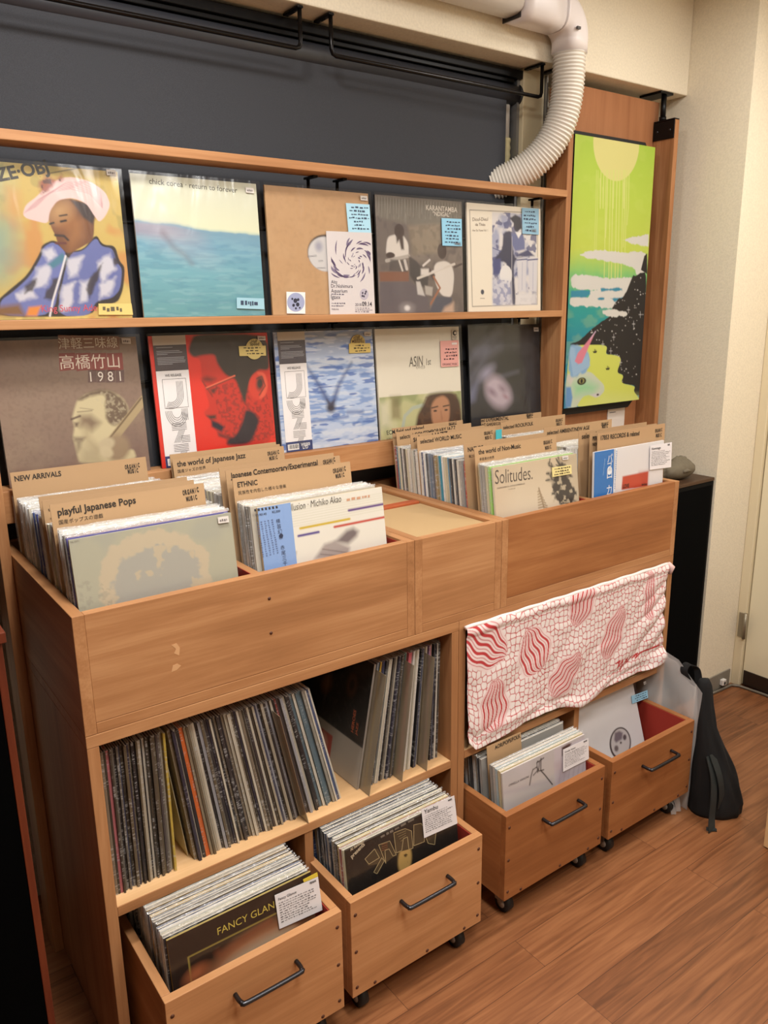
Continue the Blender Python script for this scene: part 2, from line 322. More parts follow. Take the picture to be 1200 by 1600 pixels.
    def scrawl(s, quad, rows, col, seed=3, fillr=.75, th=.38, layer=2, left=False, dash=(.05, .16)):
        r = random.Random(seed); Q = s.uvs(quad); V = []; F = []
        def bi(u, v): return (Q[0]*(1-u)+Q[1]*u)*(1-v)+(Q[3]*(1-u)+Q[2]*u)*v
        for j in range(rows):
            u = r.uniform(0, .0 if left else .25); end = r.uniform(.65, 1.0); v0 = (j+.5-th/2)/rows; v1 = (j+.5+th/2)/rows
            while u < end:
                w = r.uniform(*dash); b = len(V); vv0 = v0+r.uniform(-.1, .1)/rows; vv1 = v1+r.uniform(-.1, .1)/rows
                V += [bi(u, vv0), bi(min(u+w, 1), vv0), bi(min(u+w, 1), vv1), bi(u, vv1)]; F.append((b, b+1, b+2, b+3)); u += w*(1+.45)
        s.polys.append((np.array(V), F, flat(col), layer))
    def put(s, mb, fn, mat=None, eps=.00025):
        """fn(u, v, lift) gives the local point; paints the grid and lays the lettering."""
        if s.n:
            vs = [fn(u, v, eps) for v in np.linspace(0, 1, s.ny) for u in np.linspace(0, 1, s.n)]; n = s.n
            b = mb.add(vs, [(j*n+i, (j+1)*n+i, (j+1)*n+i+1, j*n+i+1) for j in range(s.ny-1) for i in range(n-1)], mat or PRINT, True)
            if mb.col is None: mb.col = []
            mb.col.append((b, np.clip(s.img, 0, 1).reshape(-1, 3)))
        for (Q, F, m, L) in s.polys: mb.add([fn(q[0], q[1], eps*(1+L)) for q in Q], F, m)
# ================================================================== THE SETTING
XW, YC, XD = 2.4115, 0.262, 2.669      # side of the pillar, front of the pillar, plane of the door
b = MB(); b.box(-2.2, 3.2, -3.4, .8, -.05, 0, FLOORM); struct('floor', b)
b = MB(); b.box(-2.2, 3.2, -3.4, .8, CEIL, CEIL+.05, CEILM); struct('ceiling', b)
b = MB(); b.box(-2.2, XW, .70, .8, 0, CEIL, WALLM); struct('wall_back', b)
b = MB(); b.box(-2.25, -2.2, -3.4, .8, 0, CEIL, flat((66, 50, 38), .7)); struct('wall_left', b)
b = MB(); b.box(-2.2, 3.2, -3.45, -3.4, 0, CEIL, WALLM); struct('wall_front', b)
b = MB(); b.box(XW, XD, YC, .8, 0, CEIL, WALLM); struct('wall_pillar', b)
b = MB()                               # right wall with the door opening
b.box(XD+.03, XD+.16, .225, .8, 0, CEIL, WALLM); b.box(XD+.03, XD+.16, -.68, .225, 2.05, CEIL, WALLM); b.box(XD+.03, XD+.16, -3.4, -.68, 0, CEIL, WALLM)
struct('wall_right', b)
b = MB(); b.box(-2.2, XW, .507, .70, 2.27, CEIL, WALLM); struct('wall_beam', b, .004)
# grey base strip on the pillar face, with its small white cable clip
b = MB(); b.box(XW+.002, XD-.03, YC-.006, YC-.0005, .004, .072, flat((132, 124, 112), .6)); struct('baseboard_right', b, .001)
t = thing('cable_clip', 'small white cable clip on the grey base strip by the door', 'clip', (2.575, YC-.008, .03))
b = Sub(t.location); b.box(2.563, 2.588, YC-.022, YC-.0065, .022, .046, WHITEP); b.box(2.588, 2.604, YC-.014, YC-.0065, .012, .03, WHITEP); obj('clip_body', b, t, .002)
b = Sub(t.location); b.box(2.570, 2.581, YC-.0235, YC-.0222, .026, .038, flat((60, 58, 55))); obj('clip_slot', b, t)
# door
JM = flat((222, 207, 174), .5)
b = MB(); b.box(XD-.012, XD+.03, .225, YC-.0005, 0, 2.09, JM); b.box(XD-.012, XD+.03, -.70, -.66, 0, 2.09, JM); b.box(XD-.012, XD+.03, -.66, .225, 2.05, 2.09, JM)
struct('trim_1', b, .003)
b = MB(); b.box(XD+.004, XD+.04, -.655, .221, .008, 2.046, DOORM); d1 = struct('door_1', b, .002)
b = MB(); b.box(XD-.001, XD+.0038, -.65, .215, .010, .072, flat((44, 32, 25), .35)); o = obj('kick_plate', b, d1)
b = MB(); b.cyl((XD-.018, .222, .215), (XD-.018, .222, .325), .0075, flat((150, 140, 120), .4, .6)); b.box(XD-.017, XD-.0125, .2255, .25, .218, .322, flat((150, 140, 120), .4, .6)); obj('hinge', b, d1)
b = MB()
pts = [(2.45, YC-.012, .006), (2.56, YC-.018, .006), (2.63, YC-.02, .006), (XD-.02, YC-.045, .006), (XD-.012, .12, .006), (XD-.012, -.3, .006)]
b.tube(pts, .006, flat((120, 112, 100), .45, .4), 8); t = tag(obj('floor_cable', b), 'grey cable run along the floor past the door foot', 'cable')
# window behind the blind: beige jamb, aluminium strip, foam covered pipe
b = MB(); JB = flat((205, 188, 152), .6)
b.box(1.665, 1.76, .585, .70, .95, 2.27, JB); b.box(-.9, 1.665, .68, .70, .95, 2.27, flat((196, 190, 178), .6)); struct('window_1', b, .003)
b = MB(); b.box(1.652, 1.664, .60, .679, .95, 2.26, ALU); b.box(1.7605, 1.7645, .575, .70, 1.05, 2.26, ALU); struct('trim_2', b)
t = thing('insulated_pipe', 'cream foam-wrapped pipe beside the window above the end of the white hose', 'pipe', (1.632, .632, 2.0))
b = Sub(t.location); b.tube([(1.630, .632, z) for z in np.linspace(1.99, 2.07, 14)], [.021+.0012*math.sin(i*1.7) for i in range(14)], flat((206, 194, 150), .85), 16); obj('foam_sleeve', b, t)
b = Sub(t.location); b.cyl((1.630, .632, 2.0705), (1.630, .632, 2.20), .017, flat((206, 200, 190), .4)); obj('pipe_end', b, t)
# lamps on the ceiling
for k, (lx, ly, lw, lr) in enumerate(LAMPS):
    lab = ['small round ceiling lamp above the left end of the record bins', 'small round ceiling lamp above the right end of the record bins', 'small round ceiling lamp added near the door to brighten the pillar wall', 'large round ceiling lamp in front of the left record bin', 'large round ceiling lamp furthest from the record bins, added to brighten the pillar'][k]
    t = thing('ceiling_lamp', lab, 'lamp', (lx, ly, CEIL))
    b = Sub(t.location); b.cyl((lx, ly, CEIL-.001), (lx, ly, CEIL-.035), lr+.02, WHITEP, 32); obj('housing', b, t, .003)
    m, nt, bs, out = newmat('lamp_diffuser'); bs.inputs['Emission Color'].default_value = LAMP_COL+(1,); bs.inputs['Emission Strength'].default_value = 6; bs.inputs['Base Color'].default_value = (.9, .88, .84, 1)
    b = Sub(t.location); b.cyl((lx, ly, CEIL-.0355), (lx, ly, CEIL-.058), lr, m, 32); obj('diffuser', b, t)

# ================================================================== WALL RACK
t = thing('display_rack', 'brown wooden wall rack with two shelves and a lower rail showing ten records', 'rack', (.85, .5, 0))
L = t.location
def shelf(z0, z1):
    b = Sub(L); b.box(0.001, 1.7415, .455, .532, z0, z1, WOODX); obj('shelf', b, t, .0015)
shelf(1.882, 1.9026); shelf(1.514, 1.534)
b = Sub(L); b.box(.001, 1.7415, .505, .523, 1.094, 1.1675, WOODX); b.box(.001, 1.7415, .5232, .577, 1.147, 1.1675, WOODX); obj('lower_rail', b, t, .0015)
b = Sub(L); b.box(-.023, 0, .46, .548, 0.001, 2.21, PINE); obj('upright', b, t, .0015)
b = Sub(L); b.box(1.742, 1.765, .46, .548, 1.0365, 2.215, PINE); obj('upright', b, t, .0015)
# black iron rails behind the records, hung under the shelves
def rail(xa, xb, ztop, drop, y, foot=.075):
    b = Sub(L); z = ztop-drop; r = .0045
    b.tube([(xa, y, ztop-.004), (xa, y, z+.012), (xa+.0035, y, z+.0035), (xa+.012, y, z), ((xa+xb)/2, y, z), (xb-.012, y, z), (xb-.0035, y, z+.0035), (xb, y, z+.012), (xb, y, ztop-.004)], r, BLACKM, 8)
    for x in (xa, xb): b.box(x-.007, x+.007, y-foot+.012, y+.012, ztop-.006, ztop-.0005, BLACKM)
    obj('iron_rail', b, t, .001)
for zt, yr in ((1.882, .54), (1.514, .583)):
    rail(.05, .838, zt, .135, yr, .05); rail(.928, 1.672, zt, .135, yr, .05)
b = Sub(L); b.cyl((1.753, .53, 2.2155), (1.753, .53, 2.262), .008, BLACKM); b.box(1.745, 1.762, .512, .60, 2.262, 2.2695, BLACKM); obj('post_clamp', b, t)
b = Sub(L); b.box(1.7375, 1.7418, .475, .54, 2.10, 2.17, flat((120, 30, 24), .5)); obj('wall_switch', b, t, .002)

# right hand post with its black adjuster
t = thing('pillar_post', 'knotty brown pine post with black ceiling adjuster beside the cream wall', 'post', (2.297, .504, 0))
b = Sub(t.location); b.box(2.2855, 2.308, .46, .548, .001, 2.172, PINE); obj('post_board', b, t, .0015)
b = Sub(t.location); b.box(2.2815, 2.2852, .4615, .5465, 2.112, 2.171, BLACKM); b.box(2.2815, 2.309, .4615, .5465, 2.1722, 2.1765, BLACKM)
obj('bracket_plate', b, t, .001)
for yy in (.478, .53):
    b = Sub(t.location); b.cyl((2.2814, yy, 2.14), (2.2800, yy, 2.14), .004, STEEL, 10); obj('screw', b, t)
b = Sub(t.location); b.cyl((2.297, .522, 2.1768), (2.297, .522, 2.261), .0095, BLACKM); b.cyl((2.297, .522, 2.177), (2.297, .522, 2.19), .0135, BLACKM, 6); obj('adjuster_rod', b, t)
b = Sub(t.location); b.box(2.262, 2.332, .509, .60, 2.2615, 2.2695, BLACKM); obj('ceiling_plate', b, t, .001)
# wood panel behind the painting
b = MB(); b.box(1.766, 2.2845, .549, .563, .99, 2.243, PANEL); b.box(2.2845, 2.31, .549, .563, .99, 2.243, PANEL); tag(obj('wall_panel', b, None, .001), 'plain reddish brown wood panel behind the tall painting', 'panel')
b = MB(); b.box(2.115, 2.215, .545, .5485, 1.10, 1.172, flat((226, 216, 208))); o = tag(obj('title_card', b), 'small white title card on the wood panel under the painting', 'card')
bb = MB(); bb.box(2.125, 2.16, .5444, .5449, 1.156, 1.159, flat((110, 104, 100))); obj('title_print', bb, o)

# roller blind
t = thing('roller_blind', 'charcoal roller blind drawn down behind the records', 'blind', (.3, .6, 2.2))
b = Sub(t.location); xl = -.95
b.grid([[(x, .600+.0008*math.sin(x*9+z*3), z) for x in np.linspace(xl, 1.607, 12)] for z in np.linspace(2.2, .93, 8)], BLINDM); obj('blind_cloth', b, t)
b = Sub(t.location); b.tube([(xl, .618, 2.196), (1.66, .618, 2.196)], .029, flat((50, 51, 56), .42), 28); obj('roller_tube', b, t)
b = Sub(t.location); b.tube([(1.6605, .618, 2.196), (1.672, .618, 2.196)], .033, BLACKP, 28); obj('end_cap', b, t)
b = Sub(t.location); b.box(xl, 1.665, .588, .652, 2.238, 2.262, BLACKM); b.box(xl, 1.64, .600, .606, 2.226, 2.2378, BLACKM); obj('head_rail', b, t, .002)
b = Sub(t.location); b.box(xl, 1.607, .594, .6065, .91, .93, BLACKP); obj('bottom_bar', b, t, .002)
# hanging rails under the beam
def hang(name, lab, xa, xb):
    t = thing(name, lab, 'rail', ((xa+xb)/2, .53, 2.2)); b = Sub(t.location); y, zt, z, r = .515, 2.268, 2.172, .0055
    b.tube([(xa, y, zt-.006), (xa, y, z+.014), (xa+.004, y, z+.004), (xa+.014, y, z), ((xa+xb)/2, y, z), (xb-.014, y, z), (xb-.004, y, z+.004), (xb, y, z+.014), (xb, y, zt-.006)], r, flat((40, 38, 38), .25, .9), 10)
    obj('rail_bar', b, t)
    for x in (xa, xb):
        b = Sub(t.location); b.box(x-.008, x+.008, .509, .585, zt-.0065, zt-.0005, BLACKM); obj('rail_foot', b, t, .002)
        for yy in (.535, .565):
            b = Sub(t.location); b.cyl((x, yy, zt-.0066), (x, yy, zt-.0085), .0035, STEEL, 8); obj('screw', b, t)
hang('hanging_rail', 'black iron rail hung under the beam, over the leftmost records', -.45, .815)
hang('hanging_rail', 'black iron rail hung under the beam beside the white hose', .905, 1.672)

# white air conditioner duct
t = thing('air_conditioner_duct', 'white ribbed hose and duct elbow coming off the beam', 'duct', (1.7, .46, 2.3))
T = t.location
def rrect(cx, cy, cz, hw, hh, n=24, p=3.2):  # profile points in (y, z) for a trunk along x
    return [(cx, cy+hw*math.copysign(abs(math.cos(a))**(2/p), math.cos(a)), cz+hh*math.copysign(abs(math.sin(a))**(2/p), math.sin(a))) for a in [2*math.pi*k/n for k in range(n)]]
def loft(b, rings, mat):
    n = len(rings[0]); vs = [p for r in rings for p in r]
    b.add(vs, [(i*n+k, i*n+(k+1)%n, (i+1)*n+(k+1)%n, (i+1)*n+k) for i in range(len(rings)-1) for k in range(n)]+[tuple(range(n))[::-1], tuple(range((len(rings)-1)*n, len(rings)*n))], mat, True)
TRK = flat((206, 196, 186), .45); ELB = flat((228, 218, 214), .35)
cyD, czD = .452, 2.385
b = Sub(T); loft(b, [rrect(x, cyD, czD+.004, .050, .046) for x in (-.2, .4, 1.0, 1.475)], TRK); obj('trunk', b, t)
b = Sub(T); loft(b, [rrect(x, cyD, czD, .052+.001*(x > 1.5), .054+.001*(x > 1.5)) for x in (1.48, 1.52, 1.60, 1.645)], ELB); b.box(1.4755, 1.4795, .42, .49, 2.335, 2.43, flat((40, 36, 34))); obj('joint_cover', b, t)
rings = []
for k in range(15):
    u = k/14; a = u*math.pi/2; Rb = .070
    c = (1.650+Rb*math.sin(a)+ (0 if u < 1 else 0), cyD, czD-Rb*(1-math.cos(a))); s_ = .056-.008*u
    dx, dz = math.cos(a), -math.sin(a)      # direction of travel; section normal
    ring = []
    for q in [2*math.pi*j/24 for j in range(24)]:
        yy = s_*math.copysign(abs(math.cos(q))**.68, math.cos(q)); w = s_*math.copysign(abs(math.sin(q))**.68, math.sin(q))
        ring.append((c[0]-dz*w, c[1]+yy, c[2]+dx*w))
    rings.append(ring)
c0 = rings[-1]; rings.append([(p[0], p[1], p[2]-.03) for p in c0])
b = Sub(T); loft(b, rings, ELB); obj('elbow', b, t, 0)
b = Sub(T); b.box(1.688, 1.702, cyD-.0575, cyD-.052, 2.335, 2.342, flat((70, 64, 60))); obj('elbow_clip', b, t)
# ribbed hose
ctrl = [np.array(p) for p in ((1.720, .452, 2.285), (1.724, .452, 2.16), (1.724, .456, 2.09), (1.690, .480, 1.99), (1.640, .555, 1.955), (1.575, .625, 1.925))]
def bez(P, u):
    Q = list(P)
    while len(Q) > 1: Q = [Q[i]*(1-u)+Q[i+1]*u for i in range(len(Q)-1)]
    return Q[0]
def spline(P, n):
    P = [2*P[0]-P[1]]+list(P)+[2*P[-1]-P[-2]]; out = []
    for i in range(1, len(P)-2):
        for k in range(n):
            u = k/n; out.append(.5*((2*P[i])+(-P[i-1]+P[i+1])*u+(2*P[i-1]-5*P[i]+4*P[i+1]-P[i+2])*u*u+(-P[i-1]+3*P[i]-3*P[i+1]+P[i+2])*u**3))
    return out+[P[-2]]
pts = [bez(ctrl, k/400) for k in range(401)]
ln = np.concatenate([[0], np.cumsum([np.linalg.norm(pts[i+1]-pts[i]) for i in range(400)])]); NR = 46
sm = np.linspace(0, ln[-1], NR*6+1); pts = [np.array([np.interp(x, ln, [p[k] for p in pts]) for k in range(3)]) for x in sm]
b = Sub(T); b.tube(pts, [.0475+.0026*math.cos(2*math.pi*k/6) for k in range(len(pts))], flat((226, 218, 206), .45), 28); obj('ribbed_hose', b, t)
# ================================================================== COUNTER OF BINS
ZT, ZB = 1.034, .802
SCR = flat((196, 150, 106), .6)
def bin_(name, lab, x0, x1, div=None, lid=False, y1=.60, fw=None):
    t = thing(name, lab, 'record bin', ((x0+x1)/2, .3, ZB)); L = t.location; w = .0215; x0 += .0006; x1 -= .0006
    b = Sub(L); b.box(x0, x0+w, 0, y1, ZB, ZT, WOODY); obj('side_panel', b, t, .0012)
    b = Sub(L); b.box(x1-w, x1, 0, y1, ZB, ZT, WOODY); obj('side_panel', b, t, .0012)
    b = Sub(L); b.box(x0+w, x1-w, .0006, .0200, ZB+.0215, ZT, fw or WOODX); obj('front_panel', b, t, .0012)
    b = Sub(L); b.box(x0+w, x1-w, y1-.02, y1, ZB+.0215, ZT, WOODX); obj('back_panel', b, t, .0012)
    b = Sub(L); b.box(x0+w, x1-w, .0003, y1, ZB, ZB+.021, WOODX); obj('bottom_panel', b, t, .0012)
    if not lid:
        b = Sub(L); b.box(x0+w+.0003, x1-w-.0003, .0203, y1-.0203, ZB+.0215, ZB+.0395, WOODX); obj('deck_board', b, t)
    if div:
        b = Sub(L); b.box(div-.009, div+.009, .0202, y1-.0202, ZB+.0397, ZT-.006, WOODY); obj('divider', b, t, .0012)
        for xa, xb in ((x0+w, div-.0092), (div+.0092, x1-w)):
            b = Sub(L); b.box(xa+.0004, xb-.0004, .0203, .0216, ZB+.041, ZT-.006, REDFELT); b.box(xb-.002, xb-.0005, .0217, .4, ZB+.041, ZT-.006, REDFELT); obj('red_lining', b, t)
    if lid:
        for ya, yb in ((.0225, .297), (.331, y1-.0225)):
            b = Sub(L); b.box(x0+w+.0012, x1-w-.0012, ya, yb, ZT-.016, ZT-.008, flat((184, 152, 108), .6)); obj('lid', b, t, .001)
        b = Sub(L); b.box(x0+w+.0005, x1-w-.0005, .3, .328, ZT-.05, ZT-.003, wood('red_stained_bar', (150, 70, 40), (176, 88, 52), (190, 100, 62), 'x')); obj('cross_bar', b, t, .001)
    return t
tb = bin_('record_bin', 'left wooden record bin, the widest of the three on the counter', 0, .761, div=.374)
for zz in (.980, .905):
    b = Sub(tb.location); b.cyl((.385, -.0002, zz), (.385, .0005, zz), .0035, CAP, 10); obj('knot_plug', b, tb)
for k, P in enumerate(([(268, 1008), (276, 1005), (281, 1012), (280, 1024), (272, 1021), (275, 1014)], [(270, 1040), (277, 1037), (283, 1040), (276, 1047), (268, 1050)])):
    q = [unp(px, py, 'y', .0003) for px, py in P]; b = Sub(tb.location); b.prism([(p[0], p[2]) for p in q], .0002, .0008, flat((206, 158, 112), .6)); obj('worn_spot', b, tb)
bin_('record_bin', 'middle wooden bin closed with two pale lids', .761, 1.038, lid=True)
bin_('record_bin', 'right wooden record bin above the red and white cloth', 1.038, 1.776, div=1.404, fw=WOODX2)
# lower cabinets
def cab(name, lab, x0, x1, shelf, divx):
    t = thing(name, lab, 'cabinet', ((x0+x1)/2, .3, 0)); L = t.location; w = .0222; y1 = .6; x0 += .0006; x1 -= .0006; zt = ZB-.0005
    b = Sub(L); b.box(x0, x1, 0, y1, .777, zt, WOODX); obj('top_board', b, t, .0012)
    for xa in (x0, x1-w):
        b = Sub(L); b.box(xa, xa+w, .0003, y1, 0.001, .7768, WOODZ); obj('side_panel', b, t, .0012)
    b = Sub(L); b.box(x0+w+.0003, x1-w-.0003, .003, y1-.02, shelf-.021, shelf, BIRCH); obj('shelf', b, t, .001)
    b = Sub(L); b.box(x0+w+.0003, x1-w-.0003, .0004, .0028, shelf-.0213, shelf-.0008, WOODX); obj('shelf_edging', b, t)
    b = Sub(L); b.box(x0+w+.0003, x1-w-.0003, y1-.015, y1-.0005, .001, .7765, flat((70, 46, 30), .8)); obj('back_panel', b, t)
    b = Sub(L); b.box(divx-.011, divx+.011, .004, y1-.0155, .001, shelf-.0215, WOODZ); obj('divider', b, t, .0012)
    return t
cab('record_cabinet', 'left brown lower cabinet with a shelf of record spines', 0, .8986, .4275, .4553)
cab('record_cabinet', 'right brown lower cabinet half covered by the red and white cloth', .8986, 1.776, .4385, 1.362)
# ------------------------------------------------------------------ rolling crates
def crate(x0, x1, yf, lab, cast):
    CRATEX, CRATEY = cast
    zb, zt = .075, .322; d = .40; y1 = yf+d; w = .018
    t = thing('rolling_crate', lab, 'crate', ((x0+x1)/2, yf+d/2, 0)); L = t.location
    b = Sub(L); b.box(x0, x1, yf, yf+w, zb, zt, CRATEX); obj('front_panel', b, t, .0012)
    b = Sub(L); b.box(x0, x1, y1-w, y1, zb, zt, CRATEX); obj('back_panel', b, t, .0012)
    for xa in (x0, x1-w):
        b = Sub(L); b.box(xa, xa+w, yf+w+.0002, y1-w-.0002, zb, zt, CRATEY); obj('side_panel', b, t, .0012)
    b = Sub(L); b.box(x0+w+.0003, x1-w-.0003, yf+w+.0003, y1-w-.0003, zb, zb+.012, CRATEX); obj('bottom_panel', b, t)
    b = Sub(L); b.box(x1-w-.0025, x1-w-.0003, yf+w+.003, y1-w-.003, zb+.013, zt-.003, REDFELT); obj('red_lining', b, t)
    xs = (x0+x1)/2+.012; h = .068; zc = zt-.062; y = yf
    b = Sub(L); b.tube(spline([np.array(p) for p in ((xs-h, y-.0005, zc), (xs-h, y-.018, zc), (xs-h+.003, y-.027, zc), (xs-h+.012, y-.031, zc), (xs+h-.012, y-.031, zc), (xs+h-.003, y-.027, zc), (xs+h, y-.018, zc), (xs+h, y-.0005, zc))], 4), .0048, STEEL, 10); obj('handle', b, t)
    for (px, pz) in ((x0+.012, zt-.035), (x0+.012, zt-.13), (x0+.012, zb+.024), (x1-.012, zt-.035), (x1-.012, zt-.13), (x1-.012, zb+.024), (x0+.06, zb+.009), ((x0+x1)/2+.02, zb+.009), (x1-.055, zb+.009)):
        b = Sub(L); b.cyl((px, yf-.0008, pz), (px, yf+.0005, pz), .0042, CAP, 12); obj('screw_cap', b, t)
    for (cx, cy) in ((x0+.045, yf+.05), (x1-.045, yf+.05), (x0+.045, y1-.05), (x1-.045, y1-.05)):
        b = Sub(L); b.box(cx-.022, cx+.022, cy-.02, cy+.02, zb-.0035, zb-.0003, ALU); b.hexa([(cx-.014, cy-.012, .03), (cx+.014, cy-.012, .03), (cx+.014, cy+.014, .03), (cx-.014, cy+.014, .03)], [(cx-.016, cy-.016, zb-.0036), (cx+.016, cy-.016, zb-.0036), (cx+.016, cy+.016, zb-.0036), (cx-.016, cy+.016, zb-.0036)], ALU); c = obj('caster', b, t)
        b = Sub(L); b.cyl((cx-.011, cy-.006, .0252), (cx+.011, cy-.006, .0252), .025, BLACKP, 20); wv = obj('wheel', b, c)
        for sx in (-1, 1):
            b = Sub(L); b.cyl((cx+sx*.0112, cy-.006, .0252), (cx+sx*.0125, cy-.006, .0252), .013, flat((170, 165, 158), .4), 16); obj('wheel_hub', b, c)
    return t
CR_ = [(.0443, .4301, -.166), (.4561, .8379, -.160), (.9299, 1.3083, -.1473), (1.3365, 1.7239, -.1502)]
CL = ['rolling wooden crate nearest the camera, full of records', 'rolling wooden crate standing second from the left', 'rolling wooden crate below the hanging cloth, packed with records', 'rolling wooden crate beside the black bag, almost empty and lined in red']
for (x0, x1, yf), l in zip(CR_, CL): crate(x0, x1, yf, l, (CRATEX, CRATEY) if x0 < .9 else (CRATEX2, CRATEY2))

# ------------------------------------------------------------------ black cabinet, stone head, dark cabinet at left
t = thing('black_cabinet', 'tall black cabinet with brown top standing between the bins and the wall', 'cabinet', (2.15, .36, 0))
b = Sub(t.location); b.box(1.86, 2.404, .266, .452, .012, .905, flat((11, 10, 10), .7, 0, .12)); obj('cabinet_body', b, t, .003)
b = Sub(t.location); b.box(1.86, 2.404, .264, .452, .9055, .918, wood('dark_brown_top', (52, 36, 24), (74, 52, 36), (90, 66, 46), 'x')); obj('cabinet_top', b, t, .002)
b = Sub(t.location); b.box(1.88, 2.39, .2655, .2659, .03, .89, flat((8, 8, 8), .95, 0, .05)); obj('grille_cloth', b, t)
# lying carved stone head
t = thing('stone_head', 'small grey-brown carved stone head lying on the black cabinet', 'ornament', (2.27, .335, .918))
b = Sub(t.location)
STN = plaster('dark_stone', (112, 102, 84), 60, .5)
P = []
for j in range(25):
    th = math.pi*j/24; row = []
    for i in range(41):
        ph = 2*math.pi*i/40; x = -math.cos(th); rr = math.sin(th)**.6
        # long axis x (crown at left, chin at right), face upwards
        y = rr*math.cos(ph); z = rr*math.sin(ph)
        sy, sz = .042, .036*(1.0-.18*(x > .55)*(x-.55)/.45)
        X = .082*x; Y = sy*y; Z = sz*z
        if z > 0:
            nose = math.exp(-((x-.15)/.38)**2-(y/.20)**2); Z += .016*nose
            brow = math.exp(-((x+.18)/.10)**2-(y/.7)**2); Z += .010*brow
            eye = math.exp(-((x+.02)/.10)**2-((abs(y)-.42)/.2)**2); Z -= .010*eye
            mouth = math.exp(-((x-.62)/.06)**2-(y/.4)**2); Z -= .008*mouth
            lip = math.exp(-((x-.52)/.05)**2-(y/.35)**2)+math.exp(-((x-.73)/.06)**2-(y/.35)**2); Z += .006*lip
        X += .0012*math.sin(Y*300+Z*210); row.append((2.27+X, .335+Y, .9545+max(Z, -.0355)))
    P.append(row)
b.grid(P, STN); obj('head', b, t)
for s_ in (-1, 1):
    b = Sub(t.location); b.tube([(2.245, .335+s_*.0405, .955), (2.262, .335+s_*.0425, .957), (2.29, .335+s_*.0405, .953)], [.005, .0075, .004], STN, 8); obj('ear', b, t)
# dark cabinet at the far left, only its right edge in view
t = thing('speaker_cabinet', 'black fronted cabinet with reddish wooden edge at the far left', 'cabinet', (-.35, .2, 0))
SPW = wood('reddish_veneer', (74, 30, 16), (98, 42, 23), (112, 52, 28), 'z'); spx = -.128
b = Sub(t.location); b.box(-.72, spx-.0125, -.094, .43, .012, 1.052, flat((5, 5, 5), .9, 0, .05)); obj('cabinet_body', b, t, .002)
b = Sub(t.location); b.box(spx-.012, spx, -.10, .432, .012, 1.056, SPW); obj('side_panel', b, t, .0012)
b = Sub(t.location); b.box(-.72, spx+.006, -.106, .434, 1.0565, 1.074, SPW); obj('cabinet_top', b, t, .0012)
b = Sub(t.location); b.box(-.72, spx-.013, -.0985, -.0945, .03, 1.05, flat((4, 4, 4), .95, 0, .03)); obj('grille_cloth', b, t)
# ------------------------------------------------------------------ black bag, milky plastic bag
t = thing('black_bag', 'slouching black cloth bag on the floor beside the last crate', 'bag', (1.82, -.08, 0))
rings = []
bu, bh = np.array([.81, -.588]), np.array([.588, .81]); bC = np.array([1.81, -.185])
zr = [0, .04, .10, .164, .231, .298, .363, .43, .446]; ur = [.088, .087, .067, .040, .010, -.020, -.030, -.040, -.048]
for z in np.linspace(0, .446, 46):
    R_ = np.interp(z, zr, ur); L_ = np.interp(z, [0, .3, .43, .446], [-.074, -.080, -.082, -.076]); hd = np.interp(z, [0, .02, .1, .25, .36, .43, .446], [.060, .068, .066, .046, .028, .016, .008])
    ring = []
    for k in range(48):
        a = 2*math.pi*k/48; c, s_ = math.cos(a), math.sin(a); e = .8
        fold = 1+.05*math.sin(3*a+z*13)*(c > -.5)+.05*math.sin(7*a-z*22+1)*(z > .03)*(c > -.5)+.03*math.sin(11*a+z*30)*(c > -.5)
        u = (L_+R_)/2+(R_-L_)/2*math.copysign(abs(c)**e, c)*(1 if c < 0 else fold); d = hd*fold*math.copysign(abs(s_)**e, s_)
        p = bC+bu*u+bh*d; ring.append((p[0], p[1], z+.001))
    rings.append(ring)
b = Sub(t.location); loft(b, rings, BAGM); obj('bag_body', b, t)
def strap(pts, w, mat, parent, name='strap', ax=(1, 0, 0)):
    pts = spline([np.array(p) for p in pts], 8); b = Sub(parent.location); ax = np.array(ax, float); P0 = []; 
    for lift in (-.0012, .0012):
        P0.append([])
    rows = []
    for i, p in enumerate(pts):
        d = pts[min(i+1, len(pts)-1)]-pts[max(i-1, 0)]; d /= np.linalg.norm(d); n = np.cross(ax, d); n /= np.linalg.norm(n)+1e-9; s_ = np.cross(d, n)
        rows.append([p-s_*w/2-n*.0012, p+s_*w/2-n*.0012, p+s_*w/2+n*.0012, p-s_*w/2+n*.0012, p-s_*w/2-n*.0012])
    b.grid(rows, mat, False); obj(name, b, parent)
SLK = fabric('strap_webbing', (40, 44, 42), 700, .3, .7)
strap([(1.744, -.196, .215), (1.735, -.222, .16), (1.722, -.236, .10), (1.712, -.242, .04), (1.700, -.252, .006), (1.712, -.244, .004)], .030, SLK, t, 'shoulder_strap')
strap([(1.752, -.200, .22), (1.750, -.232, .16), (1.758, -.240, .10), (1.764, -.236, .05)], .026, SLK, t, 'shoulder_strap')
strap([(1.742, -.118, .42), (1.728, -.098, .462), (1.742, -.100, .482), (1.762, -.118, .468), (1.762, -.132, .42)], .024, BAGM, t, 'grab_handle', (0, 1, 0))
t = thing('plastic_bag', 'milky translucent plastic bag standing between the last crate and the black bag', 'bag', (1.775, .0, 0))
b = Sub(t.location); top = [unp(px, py, 'x', 1.7325) for px, py in ((1000, 1005), (1043, 1020), (1062, 1031), (1080, 1060), (1096, 1084))]; ty = [p[1] for p in top]
P = []
for j in range(20):
    v = j/19; row = []
    for i in range(28):
        u = i/27; y = ty[0]+(ty[-1]-ty[0])*u; zt = np.interp(-y, [-q for q in ty], [p[2] for p in top]); y2 = y+.012*(1-v)*u
        row.append((1.7325+.0035*math.sin(u*9+v*5)+.002*math.sin(v*17+u*4), y2, .004+(zt-.004)*v))
    P.append(row)
b.grid(P, POLY); obj('bag_side', b, t)
